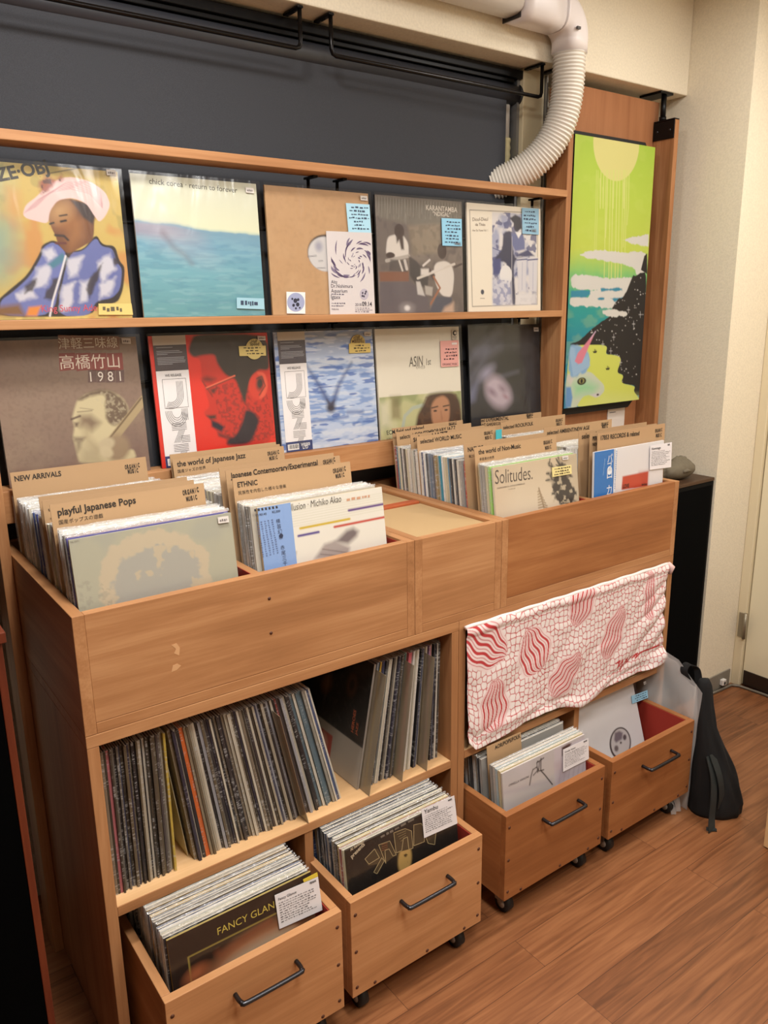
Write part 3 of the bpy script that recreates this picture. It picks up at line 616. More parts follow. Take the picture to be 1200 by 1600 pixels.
b = Sub(t.location); P2 = [[(p[0]+.004+.0025*math.sin(i*.9+j*.6), p[1]+.006, p[2]-.012*(j == 19)) for i, p in enumerate(r)] for j, r in enumerate(P)]; b.grid(P2, POLY); obj('bag_side', b, t)
b = Sub(t.location); P3 = []
for j in range(8):
    P3.append([(1.668+.05*i/9, -.135+.03*j/7+.004*math.sin(i*1.4), .004+.045*math.sin(math.pi*j/7)*(1+.3*math.sin(i*1.1))) for i in range(10)])
b.grid(P3, POLY); obj('crumpled_end', b, t)
# pale wooden table, of which only one leg comes into the picture at the right edge
t = thing('display_table', 'pale wooden table, one leg standing on the floor at the right edge', 'table', (2.1, -.75, 0))
LG = wood('pale_birch_leg', (196, 152, 100), (214, 172, 120), (224, 184, 134), 'z')
for lx, ly in ((1.757, -.42), (2.43, -.42), (1.757, -1.12), (2.43, -1.12)):
    b = Sub(t.location); b.box(lx, lx+.038, ly, ly+.038, .003, .6995, LG); lg = obj('leg', b, t, .002)
    b = Sub(t.location); b.box(lx+.003, lx+.035, ly+.003, ly+.035, .0003, .0028, BLACKP); obj('foot_pad', b, lg)
b = Sub(t.location); b.box(1.752, 2.473, -1.125, -.377, .70, .722, BIRCH); obj('table_top', b, t, .002)
# ================================================================== RECORDS
RW = .315
def Rx(a): return Matrix.Rotation(a, 4, 'X')
def wavy(n, amp, seed):
    r = random.Random(seed); return [r.uniform(-amp, amp) for _ in range(n)]
_rm = {}
def record_mesh(t, k):
    if (t, k) in _rm: return _rm[(t, k)]
    b = MB(); W_ = RW
    b.add([(0,0,0),(W_,0,0),(W_,t,0),(0,t,0),(0,0,W_),(W_,0,W_),(W_,t,W_),(0,t,W_)], [(0,3,2,1),(0,1,5,4),(1,2,6,5),(2,3,7,6),(3,0,4,7)], SPINE)
    b.add([(0,0,W_),(W_,0,W_),(W_,t*.4,W_),(0,t*.4,W_)], [(0,1,2,3)], PAPER); b.add([(0,t*.4,W_),(W_,t*.4,W_),(W_,t,W_),(0,t,W_)], [(0,1,2,3)], SPINE)
    # sleeve lips along the top and the spine
    n = 18; wa, wb, wc = wavy(n+1, .0007, k*7+1), wavy(n+1, .0009, k*7+2), wavy(n+1, .0006, k*7+3)
    top = [[(-.002+(W_+.006)*i/n, t*.18+wa[i]*.4, W_+.0006) for i in range(n+1)], [(-.002+(W_+.006)*i/n, t*.45+wa[i], W_+.0036+wb[i]) for i in range(n+1)], [(-.002+(W_+.006)*i/n, t*.72+wc[i], W_+.0006) for i in range(n+1)]]
    b.grid(top, FRINGE, False)
    b.grid([[(-.0025+wa[i], t*.45+wc[i], W_*i/n) for i in range(n+1)], [(.0002, t*.45, W_*i/n) for i in range(n+1)]], FRINGE, False)
    me = b.mesh('record'); _rm[(t, k)] = me; return me
PALE = [(208,200,186), (196,188,172), (216,210,200), (180,172,158), (190,180,150), (150,146,140), (206,196,168), (120,112,104), (222,218,212)]
MIXED = PALE+[(60,58,60), (44,42,46), (96,88,80), (70,74,84), (150,128,90), (110,96,76), (190,160,80), (64,112,140), (150,60,50), (90,96,72), (58,70,110)]
DARKS = [(38,36,40), (52,48,50), (30,30,34), (70,62,62), (120,108,92), (168,158,140), (60,64,84), (96,84,66), (46,44,62), (190,182,166), (140,126,104), (84,74,62), (58,52,44), (200,192,176), (104,98,90)]
def put_record(label, group, col, M, t, k=None):
    me = record_mesh(t, random.randrange(3) if k is None else k)
    o = bpy.data.objects.new('record', me); COL.objects.link(o); o.matrix_world = M; o.color = lin(col)+(1,)
    return tag(o, label, 'record', group)
TH = (.0062, .0078, .0092)
def stack(label, group, x, zf, y0, y1, lean, pal, gap=.0008, seed=1, jx=.004, accents=()):
    r = random.Random(seed); y = y0; n = 0; out = []
    while True:
        t = r.choice(TH)
        if y+t > y1: break
        col = dict(accents).get(n, r.choice(pal))
        M = Matrix.Translation((x+r.uniform(-jx, jx), y, zf+r.uniform(0, .002))) @ Rx(-lean)
        out.append(put_record(label, group, col, M, t)); y += t/math.cos(lean)+gap; n += 1
    return out
def front_record(label, M, t=.006, n=150, crop=(0, 0, 1), art=None, side=(200, 190, 176), slv=True, over=(.003, .009, .006), group=None, H=RW, Wd=RW):
    """A record whose printed face shows; M places its lower left front corner."""
    e = thing('record', label, 'record', (0, 0, 0), group); e.matrix_world = M; Mn = np.array(M)
    tp = lambda p: (Mn@np.array([p[0], p[1], p[2], 1.0]))[:3]
    O = tp((0, 0, H)); f = Face(O, tp((Wd, 0, H))-O, tp((0, 0, 0))-O, n, crop)
    b = MB(); sm = flat(side, .5); b.box(0, Wd, 0, t, 0, H, sm)
    art(f); f.img *= .88; f.put(b, lambda u, v, l: (u*Wd, -l, (1-v)*H)); jk = obj('jacket', b, e)
    if slv:
        r = random.Random(sum(map(ord, label))); l_, r_, t_ = over; P = []; ng = 26; sd = r.randrange(1000)
        uu, vv = np.meshgrid(np.linspace(0, 1, ng), np.linspace(0, 1, ng)); h = (fbm(uu, vv, 3, sd, 3)-.5)*.004+(fbm(uu*1.0, vv, 7, sd+9, 2)-.5)*.0016
        for j in range(ng):
            P.append([(-l_+(Wd+l_+r_)*i/(ng-1), -.0028+h[j, i]*min(1, i/2, (ng-1-i)/2, j/2, (ng-1-j)/2)*.7, (H+t_)*j/(ng-1)) for i in range(ng)])
        b = MB(); b.grid(P, CLEAR); obj('plastic_sleeve', b, e)
    return e, f
def patch(e, f, name, label, quad, col, z=.0036, fn=None, uv=False):
    """A sticker or note stuck on the sleeve: a child of the record, quad in the crop's coordinates."""
    Q = np.array(quad, float) if uv else f.uvs(quad); H = f.wy; Wd = f.wx; th = .0005
    P = [(q[0]*Wd, (1-q[1])*H) for q in Q]
    b = MB(); b.add([(p[0], -z-th, p[1]) for p in P]+[(p[0], -z, p[1]) for p in P], [(0,1,2,3), (7,6,5,4)]+[(i, 4+i, 4+(i+1) % 4, (i+1) % 4) for i in range(4)], flat(col, .7))
    if fn:
        g = Face(f.O, f.ex, f.ey, 0, f.crop); fn(g); g.put(b, lambda u, v, l: (u*Wd, -z-th-l, (1-v)*H), eps=.0002)
    o = obj(name, b, e)
    if label: o['label'] = label
    return o
def price(e, f, quad, txt=True):
    def w(g):
        Q = [np.array(q, float) for q in quad]; a = Q[3]*.75+Q[0]*.25; c = Q[2]*.75+Q[1]*.25
        g.scrawl([Q[0]*.65+Q[3]*.35+(Q[1]-Q[0])*.15, Q[1]*.65+Q[2]*.35-(Q[1]-Q[0])*.1, Q[1]*.25+Q[2]*.75-(Q[1]-Q[0])*.1, Q[0]*.25+Q[3]*.75+(Q[1]-Q[0])*.15], 1, (120, 112, 110), 5, th=.8, left=True, dash=(.08, .2))
    patch(e, f, 'price_sticker', None, quad, (214, 206, 198), fn=w)
def note(e, f, quad, col, seed=1, rows=7, label=None, inkc=(46, 60, 84)):
    def w(g):
        Q = [np.array(q, float) for q in quad]; c = sum(Q)/4; g.scrawl([c+(q-c)*.86 for q in Q], rows, inkc, seed)
    patch(e, f, 'note_card', label, quad, col, fn=w)
def comment(e, f, quad, seed=2, title=None):
    def w(g):
        Q = [np.array(q, float) for q in quad]; bi = lambda u, v: (Q[0]*(1-u)+Q[1]*u)*(1-v)+(Q[3]*(1-u)+Q[2]*u)*v
        if title: g.text(title, bi(.06, .19), bi(.48, .19), (52, 50, 52), bold=.01)
        g.scrawl([bi(.06, .24), bi(.92, .24), bi(.92, .86), bi(.06, .86)], 9, (110, 106, 108), seed, th=.34, left=True, dash=(.02, .07))
        g.scrawl([bi(.80, .04), bi(.95, .04), bi(.95, .12), bi(.80, .12)], 1, (70, 68, 70), seed, th=.8, left=True)
    patch(e, f, 'comment_card', None, quad, (226, 221, 222), fn=w)

# ------------------------------------------------------------------ ten records on the rack
L1, L2 = .0482, .0741
R2W = .3227   # the lower row stands a little deeper and its jackets are in their outer sleeves
def disp(x, row): return Matrix.Translation((x if row == 1 else -.3211+(x+.3211)*1.0244, .4964 if row == 1 else .5315, 1.5345 if row == 1 else 1.1682)) @ Rx(-(L1 if row == 1 else L2))
CA, CB, CC, CD = (0, 220, 4), (190, 240, 4), (400, 270, 5), (570, 290, 4)
CE, CF, CG, CH = (0, 500, 4.8), (220, 500, 1200/220), (410, 500, 6), (570, 490, 4)

def art_hat(f):
    f.fill((196, 168, 92)); f.speck(4, .52, (214, 188, 110), .8, 3, .2); f.speck(5, .57, (196, 128, 70), .7, 9, .12); f.speck(9, .62, (150, 140, 80), .5, 14, .1)
    f.poly([(-260, 100), (30, 130), (40, 260), (20, 420), (90, 560), (60, 760), (0, 900), (-260, 900)], (150, 164, 128), .1, .75); f.poly([(-100, 520), (60, 520), (120, 760), (20, 860), (-60, 860)], (118, 156, 150), .09, .55)
    f.poly([(50, 300), (110, 330), (120, 470), (80, 500), (45, 430)], (206, 136, 82), .05, .6); f.line([(300, 205), (520, 165)], .006, (60, 50, 30))
    # person in a wide pink hat and a blue jacket (plain painted figure)
    f.poly([(-20, 1000), (60, 930), (170, 840), (250, 700), (262, 650), (340, 615), (430, 690), (520, 680), (600, 580), (640, 650), (720, 655), (745, 750), (782, 790), (770, 930), (735, 1015), (620, 1020), (560, 1100), (-60, 1100)], (44, 36, 34))
    f.poly([(0, 1000), (80, 945), (185, 850), (262, 720), (270, 665), (335, 628), (420, 700), (380, 860), (330, 1095), (0, 1095)], (104, 112, 168)); f.poly([(430, 700), (520, 690), (600, 600), (632, 660), (705, 672), (730, 760), (764, 800), (752, 930), (700, 985), (600, 1000), (560, 1095), (345, 1095)], (98, 106, 160))
    for P in ([(230, 800), (330, 760), (300, 900), (200, 930)], [(100, 960), (200, 900), (230, 980), (120, 1010)], [(420, 740), (520, 720), (490, 840), (430, 860)], [(600, 760), (690, 700), (720, 800), (640, 880)], [(620, 900), (720, 850), (700, 950), (620, 990)], [(390, 900), (470, 880), (440, 1060), (380, 1060)], [(270, 690), (330, 660), (360, 720), (300, 760)], [(500, 880), (560, 870), (540, 1000), (500, 1010)]): f.poly(P, (206, 202, 208), .015, .9, rough=.03)
    for P in ([(330, 860), (380, 850), (330, 1000), (280, 980)], [(540, 900), (640, 760), (600, 900), (560, 980)], [(160, 900), (230, 860), (210, 940), (150, 960)], [(700, 690), (740, 760), (715, 780)]): f.poly(P, (50, 40, 44), .01, .9, rough=.03)
    f.poly([(300, 770), (390, 700), (420, 740), (330, 800)], (70, 120, 140), .01); f.line([(410, 720), (372, 860), (330, 1000), (312, 1095)], .012, (220, 214, 214))
    f.poly([(300, 480), (300, 420), (340, 370), (440, 358), (560, 400), (590, 480), (585, 620), (520, 660), (430, 705), (400, 690), (360, 640), (350, 600), (322, 545)], (112, 68, 38)); f.poly([(310, 440), (360, 385), (440, 380), (470, 470), (440, 560), (360, 560), (322, 520)], (150, 96, 52), .03, .8)
    f.poly([(450, 470), (520, 500), (520, 600), (440, 690), (420, 600)], (168, 112, 60), .04, .6); f.ell((372, 440), .07, .05, (196, 158, 110), -.5, .05, .7); f.line([(345, 590), (400, 595), (425, 620)], .016, (56, 36, 28)); f.line([(350, 640), (410, 640)], .016, (96, 44, 40)); f.line([(380, 505), (412, 498)], .014, (40, 28, 24)); f.line([(312, 520), (335, 512)], .012, (40, 28, 24)); f.line([(372, 470), (418, 462)], .010, (50, 34, 26))
    f.poly([(440, 370), (560, 392), (600, 470), (580, 520), (520, 480), (480, 420)], (60, 46, 44), .01)
    f.poly([(142, 460), (160, 400), (230, 350), (300, 270), (420, 220), (560, 250), (660, 320), (690, 400), (660, 470), (620, 510), (590, 470), (540, 390), (450, 355), (360, 370), (310, 440), (300, 520), (220, 500), (165, 485)], (222, 190, 184)); 
    for k in range(7): f.line([(150+k*12, 452-k*6), (230+k*14, 372-k*8), (330+k*14, 320-k*10), (440+k*20, 300-k*8), (560+k*10, 330-k*6), (640, 420-k*4)], .004, (188, 140, 142), .7)
    f.poly([(245, 240), (290, 215), (330, 230), (380, 215), (390, 240), (330, 280), (270, 330), (245, 310)], (150, 80, 66), .02, .9, rough=.06); f.speck(30, .55, (70, 50, 50), .8, 8, .1, [(245, 225), (390, 215), (380, 250), (270, 330)])
    f.poly([(180, 1040), (260, 1030), (230, 1095), (160, 1095)], (214, 130, 50), .01); f.poly([(-40, 1040), (120, 1020), (160, 1095), (-60, 1095)], (120, 84, 50), .02); f.text('IZE·OBJ', (-30, 258), (310, 196), (52, 48, 40), 1.0, .03); f.text('King Sunny Ade', (262, 1070), (606, 1062), (190, 66, 84), 1.1)
e, f = front_record('record cover painted with a person in a pink hat, cut by the left edge', disp(.0127, 1), n=190, crop=CA, art=art_hat)
note(e, f, [(612, 1018), (818, 1018), (828, 1088), (614, 1088)], (208, 186, 112), 4, 1, 'yellow note card', (90, 80, 60)); price(e, f, [(660, 180), (720, 186), (722, 222), (664, 216)])

def art_sea(f):
    P = f.uvs([(95, 425), (330, 450), (480, 480), (630, 495), (865, 518)]); hz = np.interp(f.U, P[:, 0], P[:, 1]); d = f.V-hz
    f.vgrad([(-.6, (206, 202, 182)), (-.25, (214, 214, 190)), (-.03, (222, 222, 190)), (-.012, (196, 208, 186)), (.0, (120, 158, 178)), (.12, (112, 160, 182)), (.32, (112, 166, 178)), (.65, (96, 152, 158))], d+(fbm(f.U, f.V, 12, 4)-.5)*.02)
    m = np.clip((d+.005)/.02, 0, 1)*np.clip((.13-d)/.07, 0, 1)*np.clip((.62-f.U)/.4, 0, 1); f.mix(m*.8, (152, 140, 156)); f.mix(np.clip((fbm(f.U*.25, f.V*1.6, 30, 8)-.52)/.1, 0, 1)*np.clip(d*9, 0, 1)*.22, (160, 196, 200)); f.mix(np.clip((fbm(f.U*.3, f.V*1.5, 24, 18)-.56)/.1, 0, 1)*np.clip(d*9, 0, 1)*.25, (70, 124, 150))
    f.ell((290, 500), .16, .06, (200, 190, 200), .5, .12, .5); f.line([(260, 500), (330, 590), (390, 630), (440, 685)], .03, (110, 96, 102), .55, soft=.03, w2=.01)
    f.text('chick corea · return to forever', (172, 188), (722, 246), (60, 54, 44))
e, f = front_record('record cover with a pale sky over a turquoise sea', disp(.3554, 1), n=180, crop=CB, art=art_sea)
note(e, f, [(715, 900), (886, 906), (888, 974), (716, 968)], (150, 190, 204), 7, 1, 'pale blue note card'); price(e, f, [(770, 212), (820, 217), (823, 250), (773, 245)])

def art_kraft(f):
    f.fill((190, 150, 108)); f.speck(40, .5, (176, 138, 98), .4, 3, .2); f.speck(5, .5, (200, 162, 120), .5, 6, .3)
    f.ell((545, 628), .178, .186, (60, 44, 40)); f.ell((545, 636), .172, .176, (206, 202, 200)); f.ell((490, 575), .035, .05, (120, 120, 150), 0, .02, .6); f.line([(405, 655), (470, 648)], .006, (90, 90, 100)); f.line([(490, 690), (520, 688)], .005, (90, 90, 100)); f.line([(480, 745), (540, 742)], .005, (90, 90, 100))
def flyer(g):
    ink = (92, 74, 106)
    c = np.array((765, 690.)); r = random.Random(4)
    for k in range(70):      # a loose whirl of brush strokes
        a0 = r.uniform(0, 6.28); R0 = r.uniform(24, 205); da = r.uniform(.25, .6); w = (5+R0*.085)*r.uniform(.6, 1.3); up, dn = [], []
        for i in range(7):
            a = a0+da*i/6; R = R0*(1+.28*i/6); ww = w*math.sin(math.pi*(i+.15)/6.3)
            for L_, s_ in ((up, 1), (dn, -1)):
                x = c[0]+(R+s_*ww/2)*math.cos(a)*.8; y = c[1]+(R+s_*ww/2)*math.sin(a)*.98; L_.append((min(max(x, 580), 888), min(max(y, 472), 858)))
        g.shape(up+dn[::-1], ink if k % 3 else (120, 108, 132))
    for s, y, x1 in (('Altz', 865, 628), ('Dr.Nishimura', 898, 748), ('Aquarium', 936, 706), ('Igaxx', 985, 652)): g.text(s, (580, y), (x1, y+2), (60, 54, 70), 1.05)
    g.text('09.14', (822, 1042), (898, 1044), (40, 36, 50), 1.15, .02); g.text('2018', (768, 1041), (816, 1042), (70, 64, 80)); g.text('PNEUMA', (586, 1072), (640, 1073), (70, 64, 80))
    g.scrawl([(582, 942), (705, 946), (705, 958), (582, 954)], 1, (110, 104, 118), 3, th=.7, left=True); g.scrawl([(584, 1010), (690, 1012), (690, 1050), (584, 1050)], 2, (100, 94, 108), 8, left=True); g.scrawl([(768, 1050), (905, 1052), (908, 1095), (768, 1093)], 3, (100, 94, 108), 9, left=True)
    g.shape([(838+34*math.cos(a), 950+44*math.sin(a)) for a in np.linspace(0, 6.28, 20)][:-1], (176, 168, 180))
    for q in ((826, 940), (846, 946), (836, 966), (852, 930), (824, 962)): g.shape([(q[0]+7*math.cos(a), q[1]+9*math.sin(a)) for a in np.linspace(0, 6.28, 9)][:-1], (60, 54, 78))
def cowsticker(g):
    C = [(304+68*math.cos(a), 1012+74*math.sin(a)) for a in np.linspace(0, 6.28, 28)][:-1]; g.shape(C, (150, 156, 186))
    for q, s_ in (((300, 1000), 16), ((318, 1030), 14), ((286, 1036), 11), ((322, 992), 10), ((304, 1060), 8), ((276, 986), 8), ((334, 1056), 7)): g.shape([(q[0]+s_*math.cos(a), q[1]+s_*1.2*math.sin(a)) for a in np.linspace(0, 6.28, 9)][:-1], (36, 36, 54), 2)
e, f = front_record('plain kraft card record jacket with a round centre hole', disp(.6931, 1), n=120, crop=CC, art=art_kraft, side=(170, 132, 92))
patch(e, f, 'flyer', 'pale lilac flyer with a purple whirl', [(541, 456), (896, 470), (924, 1106), (573, 1108)], (202, 194, 192), fn=flyer)
patch(e, f, 'round_sticker', 'white sticker with a lilac disc', [(231, 930), (378, 934), (379, 1102), (234, 1100)], (224, 220, 218), z=.004, fn=cowsticker)
note(e, f, [(696, 238), (880, 250), (894, 470), (716, 464)], (166, 208, 226), 5, 7, 'pale blue handwritten note'); price(e, f, [(808, 180), (862, 184), (866, 220), (812, 216)])

def art_band(f):
    f.fill((104, 92, 86)); f.speck(6, .5, (126, 112, 102), .7, 3, .2); f.speck(20, .55, (84, 74, 72), .5, 4, .15)
    f.poly([(62, 60), (610, 110), (612, 240), (360, 260), (90, 200)], (112, 104, 94), .02)
    for k in range(60):
        x = 70+9*k; f.line([(x, 70+.09*(x-60)), (x+6*math.sin(k*2.3), 190+20*math.sin(k*1.7))], .007, (78, 72, 66) if k % 2 else (150, 142, 128), .55)
    f.poly([(270, 250), (470, 240), (470, 420), (300, 430)], (142, 126, 106), .02, .8); f.speck(24, .52, (112, 98, 84), .6, 12, .12, [(270, 250), (470, 240), (470, 440), (290, 440)])
    f.poly([(90, 540), (275, 535), (275, 600), (95, 600)], (122, 78, 58), .008); f.poly([(92, 602), (290, 600), (400, 700), (410, 800), (96, 802)], (92, 82, 86), .01)
    sk, sh = (64, 48, 44), (208, 198, 188)
    f.poly([(130, 430), (140, 320), (190, 305), (240, 310), (272, 360), (275, 440), (240, 450), (160, 450)], sh, .008); f.ell((215, 285), .055, .085, sk); f.poly([(195, 320), (240, 320), (245, 400), (228, 400), (215, 340), (200, 360)], sk, .01); f.ell((160, 435), .05, .035, sk, 0)
    f.line([(135, 470), (275, 440)], .03, (170, 160, 150)); f.poly([(160, 460), (270, 470), (265, 540), (150, 530)], (70, 62, 62), .01, .8); f.line([(215, 470), (235, 530)], .02, (196, 186, 176)); f.line([(250, 470), (262, 520)], .03, (190, 180, 172))
    f.poly([(430, 510), (450, 480), (500, 470), (540, 490), (560, 560), (545, 700), (480, 690), (440, 610)], sh, .008); f.ell((482, 410), .055, .095, sk); f.poly([(400, 510), (440, 560), (430, 590), (395, 540)], sk, .008); f.poly([(400, 790), (450, 690), (545, 700), (530, 800)], (72, 72, 84), .01); f.poly([(500, 760), (556, 730), (556, 796), (480, 796)], (186, 156, 134), .02)
    f.poly([(275, 440), (320, 470), (400, 560), (390, 640), (320, 620), (280, 560)], (48, 42, 44), .01, .85); f.line([(330, 580), (560, 490)], .022, (200, 188, 176)); f.line([(560, 510), (605, 490)], .02, (70, 56, 52)); f.line([(430, 570), (470, 640), (412, 740)], .02, (150, 96, 70)); f.poly([(320, 600), (345, 600), (375, 690), (330, 680)], (190, 182, 176), .008); f.poly([(375, 625), (425, 635), (420, 690), (380, 680)], (170, 160, 150), .008); f.poly([(350, 520), (400, 520), (400, 560), (350, 560)], (206, 196, 188), .01); f.line([(365, 500), (405, 465)], .02, (206, 196, 188)); f.line([(420, 540), (490, 510)], .02, (206, 196, 188)); f.ell((265, 765), .07, .055, (150, 142, 140), 0, .03, .8); f.ell((265, 765), .03, .03, (214, 208, 204), 0, .01)
    f.text('KARANTAMBA', (382, 152), (577, 168), (196, 186, 172), 1.1, .012); f.text('"NDIGAL"', (425, 188), (535, 196), (196, 186, 172), 1.1, .012)
e, f = front_record('brownish photo record cover of two seated musicians, with a blue note', disp(1.0304, 1), n=170, crop=CD, art=art_band, side=(60, 54, 52))
note(e, f, [(474, 204), (600, 210), (602, 380), (480, 376)], (142, 196, 222), 6, 7, 'blue handwritten note'); price(e, f, [(550, 350), (594, 352), (596, 376), (552, 374)])

def art_drums(f):
    f.fill((230, 219, 200)); r = f.uvs([(655, 152), (1080, 172), (1078, 742), (672, 756)]); f.line(np.vstack([r, r[:1]]), .006, (60, 52, 44), uv=True)
    bl = (52, 58, 112); Q = [(795, 165), (1072, 180), (1074, 742), (798, 748)]
    f.poly(Q, (212, 206, 204), .004); f.speck(8, .5, (140, 146, 178), .8, 21, .18, Q); f.speck(18, .56, bl, .8, 33, .1, Q)
    f.poly([(865, 290), (920, 280), (930, 460), (1000, 440), (925, 470), (945, 745), (915, 745), (900, 480), (800, 470), (860, 400)], (40, 42, 74), .01); f.ell((950, 250), .045, .085, (44, 42, 66)); f.poly([(905, 205), (940, 182), (975, 200), (980, 270), (955, 280), (935, 240)], (30, 30, 52), .008)
    f.poly([(915, 300), (985, 290), (1000, 350), (1000, 400), (940, 410), (920, 370)], (100, 106, 148), .01); f.poly([(940, 290), (985, 290), (960, 330)], (226, 222, 218), .006); f.poly([(930, 440), (1020, 400), (1060, 440), (1000, 445)], (60, 62, 100), .01)
    for x in (950, 1018): f.poly([(x, 455), (x+62, 450), (x+56, 660), (x+10, 665)], (206, 202, 206), .01); f.line([(x, 465), (x+62, 460)], .012, bl); f.line([(x+34, 480), (x+32, 650)], .006, (150, 152, 180))
    f.poly([(800, 460), (850, 455), (850, 550), (802, 555)], (60, 66, 118), .01); f.ell((882, 560), .085, .14, (220, 216, 214)); f.ell((882, 540), .085, .14, bl, 0, .01, .0); f.poly([(800, 580), (910, 600), (920, 745), (800, 745)], (198, 196, 206), .03, .9); f.speck(20, .55, (120, 126, 164), .7, 5, .1, [(800, 580), (915, 600), (918, 745), (800, 745)]); f.poly([(955, 680), (1072, 670), (1074, 742), (950, 745)], (214, 210, 210), .02, .9); f.line([(920, 320), (916, 745)], .006, (190, 186, 190)); f.line([(800, 390), (850, 410)], .008, bl)
    f.text('Diouf-Dieul', (672, 222), (770, 220), (96, 74, 60), 1.05, 0, .1); f.text('de Thiès', (690, 252), (752, 252), (96, 74, 60)); f.text('Aw Sa Yone Vol 1', (672, 286), (768, 286), (110, 88, 74)); f.ell((735, 665), .022, .035, (50, 52, 70)); f.line([(722, 705), (748, 705)], .005, (120, 110, 100))
e, f = front_record('cream record cover with a blue photo of a drummer, right end of the shelf', disp(1.3652, 1), n=170, crop=CD, art=art_drums, side=(216, 204, 186))
note(e, f, [(976, 140), (1082, 146), (1082, 308), (980, 302)], (138, 176, 198), 9, 6, 'blue handwritten note'); price(e, f, [(1035, 270), (1066, 271), (1067, 296), (1036, 294)])

def art_profile(f):
    f.vgrad([(0, (134, 108, 92)), (.35, (146, 122, 104)), (1, (128, 102, 92))], f.V*.7+f.U*.3); f.speck(5, .5, (158, 136, 112), .4, 3, .3); f.speck(60, .5, (120, 96, 84), .35, 5, .2)
    sk, dk = (206, 190, 150), (92, 70, 62)
    f.poly([(540, 740), (560, 660), (580, 600), (640, 555), (740, 530), (830, 530), (920, 580), (965, 660), (970, 760), (900, 840), (900, 1000), (1000, 960), (1030, 1050), (600, 1080), (580, 1020), (560, 930), (545, 880), (560, 800)], sk, .01)
    f.poly([(580, 600), (650, 548), (760, 510), (850, 540), (930, 600), (970, 680), (960, 750), (900, 780), (860, 800), (800, 760), (790, 640), (790, 560), (690, 568), (610, 600)], (112, 92, 74), .012, rough=.02); f.speck(50, .5, (196, 182, 150), .55, 6, .12, [(690, 560), (790, 530), (930, 610), (960, 740), (850, 790), (800, 700)])
    f.poly([(600, 720), (680, 715), (750, 770), (690, 830), (640, 790), (600, 800)], (120, 96, 78), .03, .9); f.line([(580, 690), (690, 680)], .006, dk, .8); f.line([(600, 660), (700, 672)], .005, dk, .6); f.line([(535, 745), (600, 720)], .015, dk, .9); f.poly([(560, 770), (590, 770), (580, 800), (565, 800)], dk, .01); f.poly([(555, 880), (640, 880), (620, 905), (560, 905)], dk, .015, .8); f.poly([(575, 910), (610, 905), (600, 960), (580, 990)], dk, .02, .8); f.line([(640, 790), (660, 900), (720, 960)], .03, (150, 128, 100), .6, soft=.04); f.poly([(610, 950), (760, 960), (780, 1080), (600, 1080)], (168, 150, 118), .04, .6)
    f.line([(1075, 600), (840, 900)], .065, (176, 154, 116)); f.line([(1060, 585), (828, 880)], .012, (110, 88, 66)); f.ell((880, 960), .09, .10, (156, 132, 104), .5, .02); f.ell((800, 930), .06, .045, (196, 178, 144), -.3, .01); f.ell((800, 990), .05, .04, (204, 186, 150), .6, .01)
    for x0, x1 in ((434, 526), (528, 618), (620, 704), (706, 798), (800, 890)): f.shape([(x0, 112+.02*(x0-434)), (x1, 114+.02*(x1-434)), (x1+8, 222), (x0+2, 228)], (134, 92, 70))
    for x0, x1 in ((440, 562), (566, 680), (684, 796), (800, 916)): f.shape([(x0, 250), (x1, 246), (x1+10, 372), (x0+8, 384)], (136, 62, 54))
    for x0, x1 in ((660, 724), (728, 790), (796, 862), (868, 930)): f.shape([(x0, 376), (x1, 374), (x1+2, 466), (x0, 470)], (104, 78, 72))
    f.text('津軽三味線', (440, 212), (884, 200), (216, 204, 182), 1.0, .015); f.text('高橋竹山', (452, 362), (898, 350), (224, 210, 190), 1.0, .02); f.text('1 9 8 1', (678, 462), (908, 456), (232, 222, 208), 1.1)
e, f = front_record('brown record cover with a pale head in profile, lower row, cut by the left edge', disp(.0203-.0, 2), n=190, crop=CE, art=art_profile, side=(120, 96, 84), H=R2W, Wd=R2W)
price(e, f, [(906, 136), (974, 138), (978, 180), (912, 178)])

